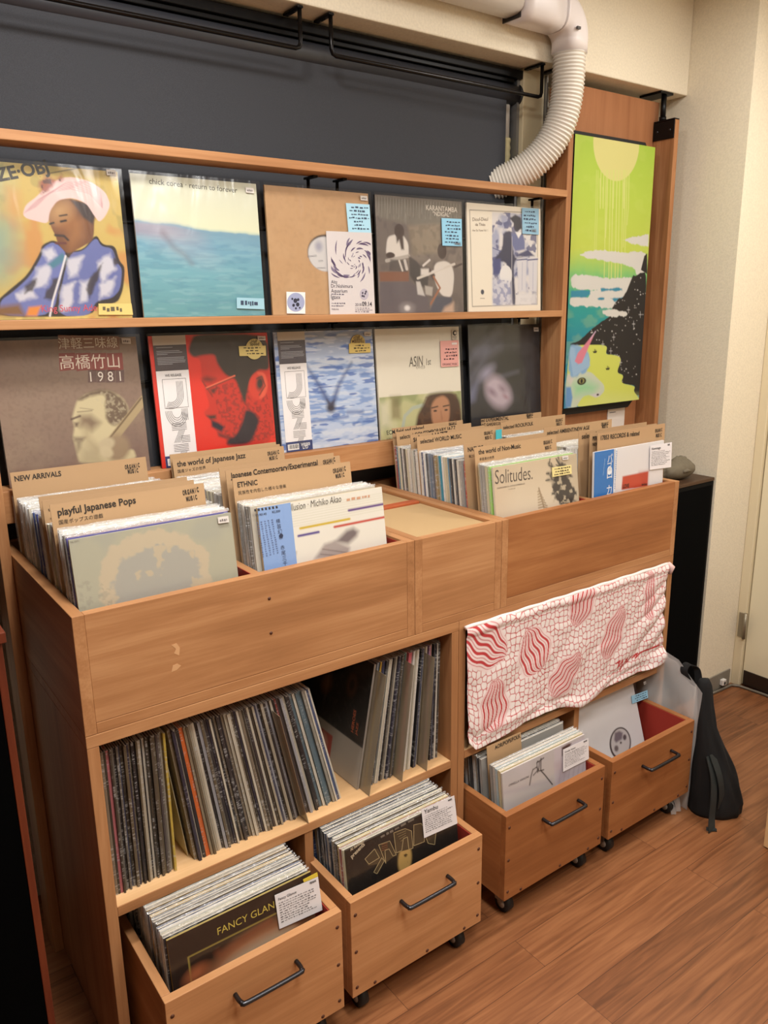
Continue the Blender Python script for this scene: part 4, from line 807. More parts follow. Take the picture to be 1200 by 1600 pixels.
def jazz_obi(g, x0, x1, y0, y1, dark, tail):
    """Obi strip: x,y in unit coordinates of the strip itself."""
    B = lambda u, v: (x0+(x1-x0)*u, y0+(y1-y0)*v)
    R = lambda a, b_, c, d, col, L=1: g.shape([B(a, b_), B(c, b_), B(c, d), B(a, d)], col, L, uv=True)
    K = (70, 66, 66)
    R(0, 0, 1, .07, (186, 172, 154)); R(0, .07, 1, .262, dark)
    r = random.Random(3)
    for j, (v, w) in enumerate(((.085, .55), (.112, .78), (.124, .86), (.136, .36), (.162, .92), (.174, .9), (.186, .95), (.198, .93), (.21, .5))): R(.08, v, .08+w*.9, v+.0045, (150, 148, 150), 2)
    g.text('WE RELEASE', B(.26, .307), B(.76, .307), K, 1.2, .01, uv=True)
    def strokes(fn, n=5, w=.0055):
        for i in range(n):
            P = np.array(fn(i/(n-1))); d = np.gradient(P, axis=0)*np.array([1, (y1-y0)/(x1-x0)*1.0]); nn = np.stack([-d[:, 1], d[:, 0]], 1); nn /= np.linalg.norm(nn, axis=1)[:, None]+1e-9
            w_ = np.array([w, w*(x1-x0)/(y1-y0)]); a = [B(*(p+q*w_)) for p, q in zip(P, nn)]; c = [B(*(p-q*w_)) for p, q in zip(P, nn)]; g.shape(a+c[::-1], K, 2, uv=True)
    A = (x1-x0)/(y1-y0)
    bx = [(.16, .325), (.88, .325), (.88, .545), (.16, .545), (.16, .325)]
    for p, q in zip(bx[:-1], bx[1:]): strokes(lambda s_, p=p, q=q: [p, q], 1) if False else strokes(lambda s_, p=p, q=q: [p, ((p[0]+q[0])/2, (p[1]+q[1])/2), q], 2, .004)
    strokes(lambda s_: [(.58+.18*s_, .345), (.58+.18*s_, .42)]+[(.36+(.22+.18*s_)*math.cos(a), .445+(.22+.18*s_)*A*math.sin(a)) for a in np.linspace(0, 2.0, 12)])
    strokes(lambda s_: [(.50+(.16+.18*s_)*-math.cos(a)*1.0, .565+(.16+.18*s_)*A*math.sin(a)*1.4) for a in np.linspace(0, math.pi*.93, 14)]); strokes(lambda s_: [(.66+.17*s_, .555), (.66+.17*s_, .60), (.66+.17*s_, .645)])
    for z in (.665, .83):
        strokes(lambda s_: [(.3, z+.05*s_), (.5, z+.05*s_), (.76, z+.05*s_)]); strokes(lambda s_: [(.52+.17*s_, z+.055), (.43+.17*s_, z+.1), (.33+.17*s_, z+.148)]); strokes(lambda s_: [(.55, z+.10+.048*s_), (.66, z+.10+.048*s_), (.83, z+.10+.048*s_)])
    if tail:
        R(0, tail, 1, 1, (44, 56, 104)); R(.06, tail+.02, .48, .985, (226, 222, 218), 2)
        for i in range(11): R(.1+.033*i, tail+.025, .1+.033*i+.012+.006*(i % 3), .975, (60, 60, 66), 3)
        g.text('WRJ003', B(.55, tail+.045), B(.9, tail+.045), (226, 224, 222), 1.3, .03, uv=True); g.text('LTD', B(.62, .985), B(.82, .985), (226, 224, 222), 1.3, .03, uv=True)
def goldround(g, cx, cy, rx, ry, q, words, half=False):
    g.shape([(cx+rx*math.cos(a), cy+ry*math.sin(a)) for a in np.linspace(0, 6.28, 33)][:-1], (196, 176, 112))
def art_redface(f):
    red = (222, 52, 38); f.fill(red); dk = (58, 50, 44)
    f.poly([(470, 118), (1080, 125), (1160, 1070), (760, 1080), (735, 1070), (730, 1010), (660, 990), (640, 940), (600, 890), (600, 850), (545, 810), (540, 780), (590, 740), (550, 600), (520, 500), (510, 330), (420, 310), (410, 220)], (196, 52, 40), .006)
    f.speck(60, .5, (110, 44, 40), .55, 5, .08, [(640, 560), (860, 520), (1060, 560), (1150, 1000), (800, 1060), (700, 960), (640, 700)])
    f.poly([(460, 112), (1080, 120), (1100, 400), (1070, 430), (1000, 420), (930, 520), (900, 640), (890, 740), (830, 560), (800, 500), (720, 470), (650, 370), (630, 290), (520, 300), (450, 320), (405, 270), (420, 200)], dk, .012)
    f.poly([(520, 500), (560, 480), (640, 500), (600, 530), (545, 525)], (70, 40, 36), .02, .8); f.line([(525, 520), (610, 650)], .014, (150, 50, 40)); f.line([(560, 578), (800, 475)], .012, (230, 110, 80)); f.line([(560, 588), (790, 490)], .008, dk, .8); f.poly([(590, 590), (650, 575), (630, 625), (605, 625)], dk, .012, .85)
    f.poly([(560, 815), (640, 810), (640, 840), (590, 845)], dk, .012); f.poly([(600, 850), (660, 875), (712, 910), (690, 955), (640, 930), (605, 910)], (44, 38, 50), .012); f.poly([(660, 960), (760, 1000), (730, 1010), (665, 990)], (90, 44, 44), .015)
    f.poly([(730, 1070), (740, 1010), (810, 990), (870, 860), (890, 760), (960, 780), (1010, 850), (990, 930), (930, 1060)], (46, 40, 46), .015)
    f.ell((1000, 560), .085, .125, (206, 62, 46), .25, .008); f.poly([(985, 440), (1060, 450), (1085, 560), (1060, 650), (1000, 680), (1040, 600), (1050, 520), (1000, 470)], (222, 90, 66), .008); f.ell((1015, 540), .032, .06, dk, .2, .015); f.line([(985, 500), (1030, 480), (1060, 560), (1010, 640)], .01, dk, .8)
M = disp(.3647, 2); e, f = front_record('red record cover with a large dark face in profile', M, n=180, crop=CF, art=art_redface, side=(180, 44, 34), H=R2W, Wd=R2W)
def obi(e, f, x0, x1, y0, y1, dark, tail, lab):
    patch(e, f, 'obi_strip', lab, [(x0, y0), (x1, y0), (x1, y1), (x0, y1)], (228, 222, 220), z=.0008, uv=True, fn=lambda g: jazz_obi(g, x0, x1, y0, y1, dark, tail))
obi(e, f, .03, .292, .0, 1.0, (70, 60, 62), .91, 'white paper strip with striped lettering')
def hype(g, Q, c, r, words, lines):
    g.shape(Q, (200, 180, 114))
    for w, a, b_ in words: g.text(w, a, b_, (70, 60, 40), 1.0, .01)
    g.scrawl(lines, 3, (84, 72, 48), 4)
def circ(c, rx, ry, n=28, a0=0, a1=6.2832): return [(c[0]+rx*math.cos(a), c[1]+ry*math.sin(a)) for a in np.linspace(a0, a1, n+1)][:-1]
def poly_patch(e, f, name, label, P, col, z, fn):
    Q = f.uvs(P); H, Wd = f.wy, f.wx; b = MB(); n = len(Q); pp = [(q[0]*Wd, (1-q[1])*H) for q in Q]
    b.add([(p[0], -z-.0004, p[1]) for p in pp]+[(p[0], -z, p[1]) for p in pp], [tuple(range(n))]+[(i, n+i, n+(i+1) % n, (i+1) % n) for i in range(n)], flat(col, .6))
    g = Face(f.O, f.ex, f.ey, 0, f.crop); fn(g); g.put(b, lambda u, v, l: (u*Wd, -z-.0004-l, (1-v)*H), eps=.0002); o = obj(name, b, e)
    if label: o['label'] = label
poly_patch(e, f, 'round_sticker', 'round gold sticker', circ((962, 248), 74, 88), (196, 176, 110), .0036, lambda g: (g.text('Half', (938, 196), (986, 194), (70, 60, 40), 1.1, .01), g.text('Speed', (924, 218), (1002, 218), (70, 60, 40), 1.1, .01)))
note(e, f, [(828, 224), (1058, 218), (1062, 304), (836, 308)], (202, 180, 112), 12, 3, 'yellow note card', (74, 64, 44)); price(e, f, [(988, 136), (1056, 138), (1058, 174), (992, 172)])

def art_wing(f):
    f.vgrad([(0, (150, 160, 184)), (.2, (170, 182, 206)), (.24, (196, 208, 228)), (.55, (176, 194, 224)), (1, (192, 202, 222))])
    f.mix(np.clip((fbm(f.U*.35, f.V*1.4, 16, 3)-.5)/.12, 0, 1)*.75, (110, 142, 196)); f.mix(np.clip((fbm(f.U*.3, f.V*1.7, 30, 13)-.53)/.1, 0, 1)*.6, (216, 220, 228)); f.mix(np.clip((fbm(f.U*.3, f.V*1.6, 18, 23)-.62)/.06, 0, 1)*.8, (64, 100, 170))
    f.line([(800, 865), (940, 860)], .018, (50, 84, 150), .9, soft=.02); f.line([(440, 960), (640, 935), (800, 905)], .014, (60, 94, 160), .9, soft=.015); f.line([(920, 510), (1040, 500)], .016, (70, 104, 166), .8, soft=.02)
    f.line([(395, 405), (500, 560), (610, 750)], .012, (70, 90, 140), .85, soft=.02, w2=.05); f.line([(835, 400), (720, 600), (665, 760)], .012, (70, 90, 140), .85, soft=.02, w2=.05); f.ell((642, 820), .045, .05, (52, 50, 66), 0, .02); f.poly([(600, 740), (640, 775), (680, 745), (665, 800), (620, 800)], (60, 60, 84), .012)
M = disp(.6975, 2); e, f = front_record('blue and white record cover with a dark V shape over water', M, n=170, crop=CG, art=art_wing, side=(170, 178, 196), H=R2W, Wd=R2W)
obi(e, f, .035, .295, .0, 1.0, (72, 66, 72), .915, 'white paper strip with striped lettering')
poly_patch(e, f, 'round_sticker', 'round gold sticker', circ((888, 214), 68, 76), (190, 164, 92), .0036, lambda g: (g.text('Half', (860, 172), (908, 172), (84, 60, 30), 1.1, .01), g.text('Speed', (846, 195), (926, 196), (84, 60, 30), 1.1, .01), g.text('Mastered', (832, 216), (944, 216), (84, 60, 30), 1.1, .01)))
note(e, f, [(804, 222), (1004, 218), (1008, 304), (806, 312)], (206, 180, 104), 22, 3, 'yellow note card', (74, 60, 40)); price(e, f, [(946, 114), (1008, 116), (1010, 152), (950, 150)])

def art_half(f):
    f.fill((226, 216, 196)); Q = [(90, 525), (600, 482), (620, 1000), (100, 1010)]
    f.poly(Q, (190, 186, 136), .003); f.speck(3, .5, (214, 208, 170), .8, 5, .2, Q); f.speck(5, .56, (120, 136, 84), .6, 9, .15, Q); f.poly([(160, 520), (220, 515), (225, 660), (165, 660)], (112, 92, 62), .03, .6); f.line([(235, 720), (250, 640), (300, 590), (365, 572)], .035, (176, 182, 162)); f.poly([(90, 560), (150, 550), (160, 700), (95, 720)], (214, 206, 178), .04, .8)
    f.poly([(315, 720), (330, 630), (370, 560), (390, 505), (470, 490), (560, 490), (600, 560), (612, 760), (320, 800)], (72, 48, 36), .02); f.speck(30, .54, (104, 72, 50), .5, 4, .1, [(330, 640), (380, 520), (590, 500), (610, 740), (340, 760)])
    f.poly([(412, 580), (440, 530), (490, 510), (526, 540), (532, 620), (520, 700), (460, 740), (420, 680)], (182, 130, 96), .015); f.line([(418, 590), (456, 580)], .012, (60, 40, 34)); f.line([(490, 580), (526, 572)], .012, (60, 40, 34)); f.ell((440, 608), .022, .012, (50, 36, 32)); f.ell((508, 602), .022, .012, (50, 36, 32)); f.line([(476, 610), (482, 660)], .012, (150, 100, 74), .7, soft=.01); f.poly([(455, 690), (505, 686), (480, 712)], (150, 70, 62), .01)
    f.text('ASIN', (276, 334), (366, 324), (70, 62, 54), 1.7, 0, .18); f.text('1st', (384, 322), (414, 318), (70, 62, 54), 1.6, 0, .18); f.text('《아신》', (320, 345), (376, 342), (110, 100, 90), .9)
M = disp(1.0215, 2); e, f = front_record('cream record cover with a photo of a long haired person below', M, n=170, crop=CH, art=art_half, side=(220, 208, 190), H=R2W, Wd=R2W)
def asin(g):
    g.scrawl([(480, 214), (572, 210), (572, 292), (482, 298)], 4, (70, 44, 48), 6); g.text('ORGANIC MUSIC', (480, 325), (574, 322), (90, 60, 60), 1.3); g.shape([(538, 182), (570, 181), (570, 194), (538, 195)], (226, 214, 208))
poly_patch(e, f, 'note_card', 'pink handwritten note', [(466, 172), (580, 166), (582, 328), (472, 334)], (222, 160, 150), .0036, asin)
patch(e, f, 'shop_sticker', None, [(538, 104), (572, 104), (573, 164), (541, 164)], (206, 194, 176), fn=lambda g: (g.shape(circ((556, 122), 12, 16), (50, 46, 44)), g.shape(circ((556, 122), 7, 9), (206, 194, 176), 12), g.scrawl([(542, 142), (572, 142), (572, 162), (542, 162)], 2, (70, 64, 60), 3)))

def art_dark(f):
    f.vgrad([(0, (66, 66, 68)), (1, (44, 44, 48))]); f.speck(3, .5, (58, 62, 66), .7, 3, .3); f.speck(6, .58, (40, 40, 44), .6, 6, .1)
    f.ell((900, 340), .20, .26, (40, 42, 42), 0, .05, .9)
    for P in ([(650, 300), (740, 200), (840, 110)], [(700, 250), (780, 240), (840, 200)], [(655, 420), (720, 330), (760, 230)], [(660, 520), (700, 440)]): f.line(P, .05, (120, 120, 140), .45, soft=.06)
    f.ell((760, 370), .10, .07, (156, 150, 170), -.5, .04, .85); f.poly([(750, 430), (800, 385), (850, 400), (905, 470), (920, 540), (870, 595), (810, 580), (760, 520)], (186, 168, 178), .05, .95); f.ell((860, 470), .04, .03, (120, 96, 108), .6, .03, .9); f.ell((795, 490), .045, .03, (110, 84, 100), .6, .03, .9); f.ell((880, 520), .03, .02, (140, 90, 100), .5, .02, .8); f.line([(850, 395), (960, 360)], .02, (110, 112, 128), .5, soft=.03); f.poly([(655, 480), (700, 430), (690, 540), (655, 560)], (120, 122, 150), .04, .6)
    f.line([(960, 340), (1010, 400), (980, 500), (1010, 590)], .02, (34, 34, 36), .7, soft=.03)
M = disp(1.3747, 2); e, f = front_record('dark grey record cover with a blurred pale face, lower right of the rack', M, n=150, crop=CH, art=art_dark, side=(40, 40, 42), H=R2W, Wd=R2W)
price(e, f, [(1050, 86), (1080, 86), (1081, 112), (1052, 112)])
# ------------------------------------------------------------------ kraft divider cards
INK = (44, 36, 30); LEAN = .13; ZF = ZB+.0402
cards = []
def logo(g, a, b_, c, d, k=1.0):
    for s, p, q, dz in (('ORGANIC', a, b_, 2.7), ('MUSIC', c, d, 2.6)):
        p = np.array(p, float); q = np.array(q, float); n = len(s); r = random.Random(n)
        for i, ch in enumerate(s):
            u0, u1 = i/n, (i+.82)/n; off = np.array([0, r.uniform(-2.2, 2.2)*k])
            if ch == 'I': u0, u1 = (i+.3)/n, (i+.5)/n
            g.text(ch, p+(q-p)*u0+off, p+(q-p)*u1+off, INK, 1.0, .05, hh=np.linalg.norm((q-p))*.0+dz*np.linalg.norm(g.uv(q)-g.uv(p))*g.wx/n*1.0)
def card(label, tl, tr, xt, fn=None, crop=(0, 0, 1), zf=ZF, lean=LEAN, ymin=0):
    """tl, tr: where its top corners show; xt: the inner side of its compartment, against which it stands."""
    p = unp(tl[0], tl[1], 'x', xt); y = max(min(p[1], .487), ymin)
    a = unp(tl[0], tl[1], 'y', y); b_ = unp(tr[0], tr[1], 'y', y); zt = (a[2]+b_[2])/2; x0 = max(a[0], xt); w = min(max(b_[0]-x0, .275), .308)
    H = (zt-zf)/math.cos(lean); yb = y-H*math.sin(lean)
    M = Matrix.Translation((x0, yb, zf)) @ Rx(-lean); Mn = np.array(M); tp = lambda p: (Mn@np.array([p[0], p[1], p[2], 1.0]))[:3]
    O = tp((0, 0, H)); g = Face(O, tp((w, 0, H))-O, tp((0, 0, 0))-O, 0, crop)
    mb = MB(); mb.box(0, w, 0, .0016, 0, H, KRAFT)
    if fn: fn(g); g.put(mb, lambda u, v, l: (u*w, -l, (1-v)*H))
    o = obj('divider_card', mb); o.matrix_world = M; tag(o, label, 'divider card'); return yb, x0, o
LC4 = .04
K3, K4, K5, K6, K7, K8 = (0, 680, 4), (240, 680, 1200/260), (320, 690, 3.75), (560, 630, 5), (700, 640, 1200/230), (860, 630, 1200/260)
def t_na(g): g.text('NEW ARRIVALS', (93, 289), (384, 254), INK, 1.15, .022); g.crop = K3; logo(g, (782, 214), (876, 200), (800, 240), (868, 230))
y_na, _, _ = card('kraft divider card reading new arrivals, at the back of the left bin', (13.7, 738), (227.5, 714.5), .0235, t_na, K3)
y_h1, _, _ = card('kraft divider card, its text mostly hidden, third card from the front in the left compartment', (60, 777), (292, 744), .0235)
y_h2, _, _ = card('kraft divider card directly behind the playful card, only two letters showing', (65.5, 783), (306, 749), .0235, lambda g: (g.text('t', (303, 475), (312, 473), INK, 1.2, .03), g.text('洗', (312, 528), (326, 526), INK)), K3)
def t_pl(g):
    g.text('playful Japanese Pops', (362, 504), (850, 424), INK, 1.1, .022); g.text('国産ポップスの遊戯', (370, 557), (645, 512), INK, 1.0, .005); g.crop = K4; logo(g, (212, 434), (330, 408), (238, 476), (318, 458))
y_pl, _, _ = card('kraft divider card reading playful, foremost in the left compartment', (77.5, 790), (318, 753.7), .0235, t_pl, K3)
y_j0, _, _ = card('hindmost of the three kraft cards at the back of the second compartment', (255, 711), (431, 691), .386)
y_j1, _, _ = card('kraft card just behind the jazz card, only its edges showing', (262, 715), (437, 694), .386)
def t_jz(g): g.text('the world of Japanese Jazz', (170, 228), (664, 162), INK, 1.1, .02); g.text('国産ジャズの世界', (175, 272), (376, 242), INK); logo(g, (822, 148), (908, 134), (836, 180), (896, 168))
y_jz, _, _ = card('kraft divider card reading jazz, front one of the three at the back', (269, 718), (443, 697), .386, t_jz, K4)
y_g0, _, _ = card('kraft card behind the contemporary and experimental card, text hidden', (342, 731), (521, 708), .386)
def t_ex(g): g.text('Japanese Contemporary/Experimental', (556, 312), (1184, 214), INK, 1.2, .02); g.crop = K5; logo(g, (694, 134), (766, 116), (704, 160), (760, 148))
y_ex, _, _ = card('kraft divider card reading contemporary and experimental, half hidden behind the ethnic card', (352, 736), (530.7, 712), .386, t_ex, K4)
def t_et(g): g.text('ETHNIC', (606, 376), (750, 356), INK, 1.15, .02); g.text('民族性を内包した様々な音楽', (612, 428), (956, 376), INK); g.crop = K5; logo(g, (752, 186), (828, 170), (768, 214), (820, 202))
y_et, _, _ = card('kraft divider card reading ethnic', (363, 748), (546.7, 720.7), .386, t_et, K4)
ZR = 1.207
def t_ecm(g): g.text('ECM field and related', (222, 248), (512, 204), INK, 1.1, .015); g.text('ECM とその周辺', (222, 288), (330, 270), INK); logo(g, (706, 176), (768, 166), (712, 190), (764, 184))
y_ecm, _, _ = card('kraft divider card at the back left corner of the right bin', (600, 671.6), (719, 656), 1.0625, t_ecm, K6)
y_s2, _, _ = card('kraft divider card reading selected, second from the back left of the right bin', (619, 675), (736, 661), 1.0625, lambda g: g.text('selected CONTEMPORARY JAZZ', (325, 283), (760, 204), INK, 1.1, .012), K6)
y_s3, _, _ = card('kraft divider card just behind the world music card', (641, 679), (757, 665), 1.0625, lambda g: g.text('selected JAZZ', (430, 302), (700, 262), INK, 1.1, .012), K6)
def t_wm(g): g.text('selected WORLD MUSIC', (484, 316), (806, 272), INK, 1.15, .015); logo(g, (982, 250), (1048, 238), (990, 284), (1040, 274))
y_wm, x_wm, o_wm = card('kraft divider card reading world music with a turquoise tag at its end', (651, 682), (774, 667), 1.0625, t_wm, K6)
y_na2, _, _ = card('kraft divider card behind the non-music card, two rows of letters', (724.4, 694), (852, 676), 1.0625, lambda g: (g.text('NATURE', (855, 380), (975, 362), INK, 1.15, .015), g.text('風土記', (862, 424), (915, 416), INK)), K6)
def t_nm(g): g.text('the world of Non-Music', (248, 366), (592, 312), INK, 1.15, .015); g.text('非音楽の世界', (256, 416), (376, 398), INK); logo(g, (778, 286), (850, 272), (792, 326), (842, 314))
y_nm, _, _ = card('kraft divider card reading non-music', (741, 698.5), (868.7, 681), 1.0625, t_nm, K7)
def t_xp(g): g.text('selected EXPERIMENTAL', (206, 108), (494, 82), INK, 1.1, .015); g.text('/AVANT GARDE/CONTEMPORARY', (225, 140), (560, 112), INK, 1.1, .015); logo(g, (638, 56), (694, 48), (644, 72), (690, 66))
y_xp, _, _ = card('kraft divider card reading experimental, at the back of the right compartment', (733, 659), (838.4, 643), 1.416, t_xp, K7, lean=LC4)
y_x2, _, _ = card('pale card standing behind the experimental card', (752, 657), (842.5, 643.5), 1.416, None, lean=LC4, ymin=.497)
def t_rk(g): g.text('selected ROCK/FOLK', (450, 160), (694, 126), INK, 1.1, .015); logo(g, (878, 102), (934, 92), (884, 130), (928, 122))
y_rk, _, _ = card('kraft divider card reading rock and folk', (782.4, 660), (883, 647), 1.416, t_rk, K7, lean=LC4)
def t_am(g): g.text('selected AMBIENT/NEW AGE', (806, 206), (1152, 160), INK, 1.1, .015); g.crop = K8; logo(g, (366, 164), (418, 156), (372, 180), (414, 174))
y_am, _, _ = card('kraft divider card reading ambient and new age', (850, 669.7), (956, 654.5), 1.416, t_am, K7, lean=LC4)
y_sl, _, _ = card('kraft divider card behind the front two at the right end, hidden word selected', (904.4, 675.5), (1010.6, 659), 1.416, lambda g: g.text('selected', (226, 258), (330, 240), INK, 1.1, .015), K8, lean=LC4)
y_pe, _, _ = card('kraft divider card wedged behind the rightmost front card', (921.8, 677), (1026, 662), 1.416, lambda g: (g.text('PERSONAL', (303, 268), (400, 252), INK, 1.25, .03), g.text('NEW', (303, 308), (345, 302), INK, 1.1, .03)), K8, lean=LC4, ymin=.068)
def t_17(g): g.text('17853 RECORDS & related', (362, 266), (640, 230), INK, 1.15, .02); logo(g, (754, 212), (806, 202), (760, 246), (802, 238))
y_17, _, _ = card('kraft divider card with a number, foremost at the right end of the bins', (934, 676.6), (1039.4, 662.5), 1.416, t_17, K8, lean=LC4, ymin=.051)
mb = MB(); q = [unp(775+dx, 672+dy, 'y', .360) for dx, dy in ((0, 0), (9, -1.4), (9, 13.0), (0, 14.5))]
mb.add(q+[p+np.array([0, .0012, 0]) for p in q], [(0,1,2,3), (7,6,5,4)]+[(i, 4+i, 4+(i+1) % 4, (i+1) % 4) for i in range(4)], flat((70, 180, 190), .6))
g = None; ot = obj('price_tag', mb); tag(ot, 'small turquoise tag standing beside the world music card', 'tag')

# ------------------------------------------------------------------ filed records
def fill(label, group, x, ya, yb, pal, seed, lean=LEAN, jx=.003, accents=()):
    return stack(label, group, x, ZF, ya+.003, yb-.002, lean, pal, .0014, seed, jx, accents)
F0 = .0225
BL = (44, 66, 150)
fill('sleeved record filed in the left bin behind the grey-green front cover', 'records before the playful card', .0268, F0+.0085, y_pl, PALE, 1, accents=((0, (88, 84, 150)), (1, (150, 92, 66))))
fill('sleeved record filed between the blue-edged ones and the card reading new arrivals', 'records before the new arrivals card', .0268, y_h1+.108, y_na, PALE, 2)
stack('record with a bright blue edge in the left bin', 'blue edged records', .0268, ZF, y_h1+.060, y_h1+.106, LEAN, [BL, (60, 84, 150), (40, 58, 140)], .0008, 3)
fill('sleeved record at the very back of the left bin', 'records behind new arrivals', .0268, y_na+.002, .468, PALE, 4)
fill('sleeved record filed in the second compartment behind the flute record', 'records before the ethnic card', .3885, F0+.0085, y_et, [(196, 170, 130)]+PALE, 5)
fill('sleeved record filed between the ethnic card and the jazz card', 'records before the jazz card', .3885, y_g0+.003, y_jz, PALE, 6)
MX = PALE+PALE+MIXED
fill('record filed in the right bin between the tree cover and the non-music card', 'records before the non-music card', 1.0625, F0+.0085, y_nm, PALE[4:]+[(150, 200, 110)], 7, accents=((0, (150, 196, 104)),))
stack('red spined record between the two white lettered cards of the right bin', None, 1.0625, ZF, y_na2+.004, y_na2+.0135, LEAN, [(196, 66, 48)], .0005, 8)
fill('record filed between the non-music card and the world music card', 'records before the world music card', 1.0625, y_na2+.0125, y_wm, MX, 9, accents=((2, (50, 52, 58)), (5, (96, 150, 186)), (9, (60, 130, 150)), (14, (120, 126, 136)), (13, (110, 116, 130)), (15, (36, 36, 44))))
fill('record filed behind the world music card at the back left of the right bin', 'records behind the world music card', 1.0625, y_wm+.002, y_ecm, MX, 10)
fill('record filed behind the white and blue front cover at the right end', 'records before the numbered card', 1.4155, F0+.0085, y_17, [(200, 196, 190), (60, 70, 110), (180, 176, 170)], 12, lean=LC4)
fill('record filed between the rightmost cards and the rock card', 'records before the rock card', 1.4155, max(y_sl, y_am)+.003, y_rk, MX, 13, lean=LC4)
fill('record filed between the wedged card and the ambient card', 'records before the ambient card', 1.4155, y_sl+.003, y_am, MX, 17, lean=LC4)
fill('record filed at the back of the right compartment', 'records before the experimental card', 1.4155, y_rk+.002, y_xp, MX, 14, lean=LC4)

fill('sleeved record between the two hidden cards and the blue edged records', 'records behind the hidden cards', .0268, y_h1+.002, y_h1+.058, PALE, 15)
fill('sleeved record between the playful card and the card with two letters', 'records behind the playful card', .0268, y_pl+.002, y_h2, PALE, 16)
# ------------------------------------------------------------------ front records of the bins
def bm(x, yb=F0, zf=ZF, lean=LEAN): return Matrix.Translation((x, yb, zf)) @ Rx(-lean)
def art_olive(f):
    f.fill((176, 172, 150)); f.speck(5, .52, (168, 166, 150), .7, 3, .2)
    f.crop = K3
    f.poly([(640, 1060), (625, 860), (660, 740), (760, 650), (900, 600), (1050, 590), (1200, 640), (1300, 720), (1310, 900), (1380, 1000), (1400, 1150), (700, 1150)], (196, 180, 152), .008, 1, rough=.06)
    f.poly([(740, 1060), (700, 930), (740, 800), (850, 720), (950, 700), (1100, 690), (1230, 760), (1260, 900), (1200, 960), (1240, 1100), (800, 1150)], (170, 166, 154), .008, 1, rough=.07)
    f.speck(14, .6, (194, 178, 150), .9, 31, .03, [(700, 700), (1200, 680), (1250, 1000), (760, 1060)]); f.speck(40, .6, (150, 146, 130), .4, 33, .04, [(480, 900), (700, 940), (700, 1100), (480, 1100)])
    f.poly([(900, 1080), (1000, 1000), (1160, 960), (1290, 990), (1420, 1050), (1400, 1160), (900, 1160)], (190, 176, 150), .01, rough=.05)
    f.text('Na. 0371', (440, 674), (492, 666), (100, 96, 84), 1.0)
e, f = front_record('grey-green record cover with mottled cream shapes at the front of the left bin', bm(.0262), t=.0062, n=160, crop=K3, art=art_olive, side=(170, 166, 146))
f.crop = K4; price(e, f, [(456, 592), (532, 580), (538, 626), (462, 636)])
def art_flute(f):
    f.fill((232, 226, 212)); 
    for v in (.045, .062, .079, .096, .113, .130, .147, .164): f.line([(.0, v), (1, v)], .0035, (206, 200, 172), .7, uv=True)
    for P, c in (([(.30, .186), (.70, .186)], (208, 176, 44)), ([(.28, .235), (.44, .235)], (84, 66, 140)), ([(.70, .126), (1.0, .126)], (96, 60, 130)), ([(.57, .222), (1.0, .222)], (196, 74, 60))):
        f.line(P, .016, c, 1, uv=True, soft=.004)
    f.poly([(760, 590), (830, 520), (870, 505), (900, 525), (890, 555), (840, 600)], (120, 108, 108), .02); f.poly([(640, 690), (700, 600), (760, 580), (850, 620), (840, 680)], (170, 158, 152), .015); f.line([(690, 630), (760, 640), (830, 650)], .008, (120, 104, 100), .7); f.line([(680, 660), (800, 670)], .008, (120, 104, 100), .7); f.poly([(500, 700), (520, 650), (536, 645), (530, 680), (510, 715)], (150, 138, 134), .012)
    f.text('Illusion · Michiko Akao', (496, 408), (800, 352), (84, 78, 70), 1.5, 0, .2); f.scrawl([(830, 332), (970, 310), (970, 326), (830, 350)], 1, (200, 150, 120), 5, th=.8, left=True)
e, f = front_record('white record cover with coloured stripes and a blue paper strip, front of the second compartment', bm(.4005), t=.0062, n=170, crop=K5, art=art_flute, side=(214, 190, 150))
def blueobi(g):
    for i in range(7): g.shape([(286+21*i, 396-3*i), (297+21*i, 394-3*i), (300+21*i, 408-3*i), (289+21*i, 410-3*i)], (44, 44, 52))
    g.text('YP-90145', (292, 440), (360, 428), (50, 60, 84), 1.0, .01); g.text('¥2,500', (392, 420), (440, 412), (50, 60, 84), 1.0, .01)
    for i, ch in enumerate('横笛幻想・赤尾三千子'): g.text(ch, (416+5.2*i, 478+31*i), (440+5.2*i, 474+31*i), (46, 58, 88), 1.0)
    for k in range(5): g.scrawl([(300+21*k, 470-4*k), (312+21*k, 468-4*k), (348+21*k, 680-6*k), (336+21*k, 682-6*k)], 16, (84, 100, 140), 4+k, th=.5)
q0 = f.uvs([(272, 392), (443, 364), (503, 716), (322, 745)]); patch(e, f, 'obi_strip', 'pale blue paper strip with columns of characters', [(0.0, .0), (.245, .0), (.245, 1), (.0, 1)], (130, 160, 206), z=.0008, uv=True, fn=blueobi)
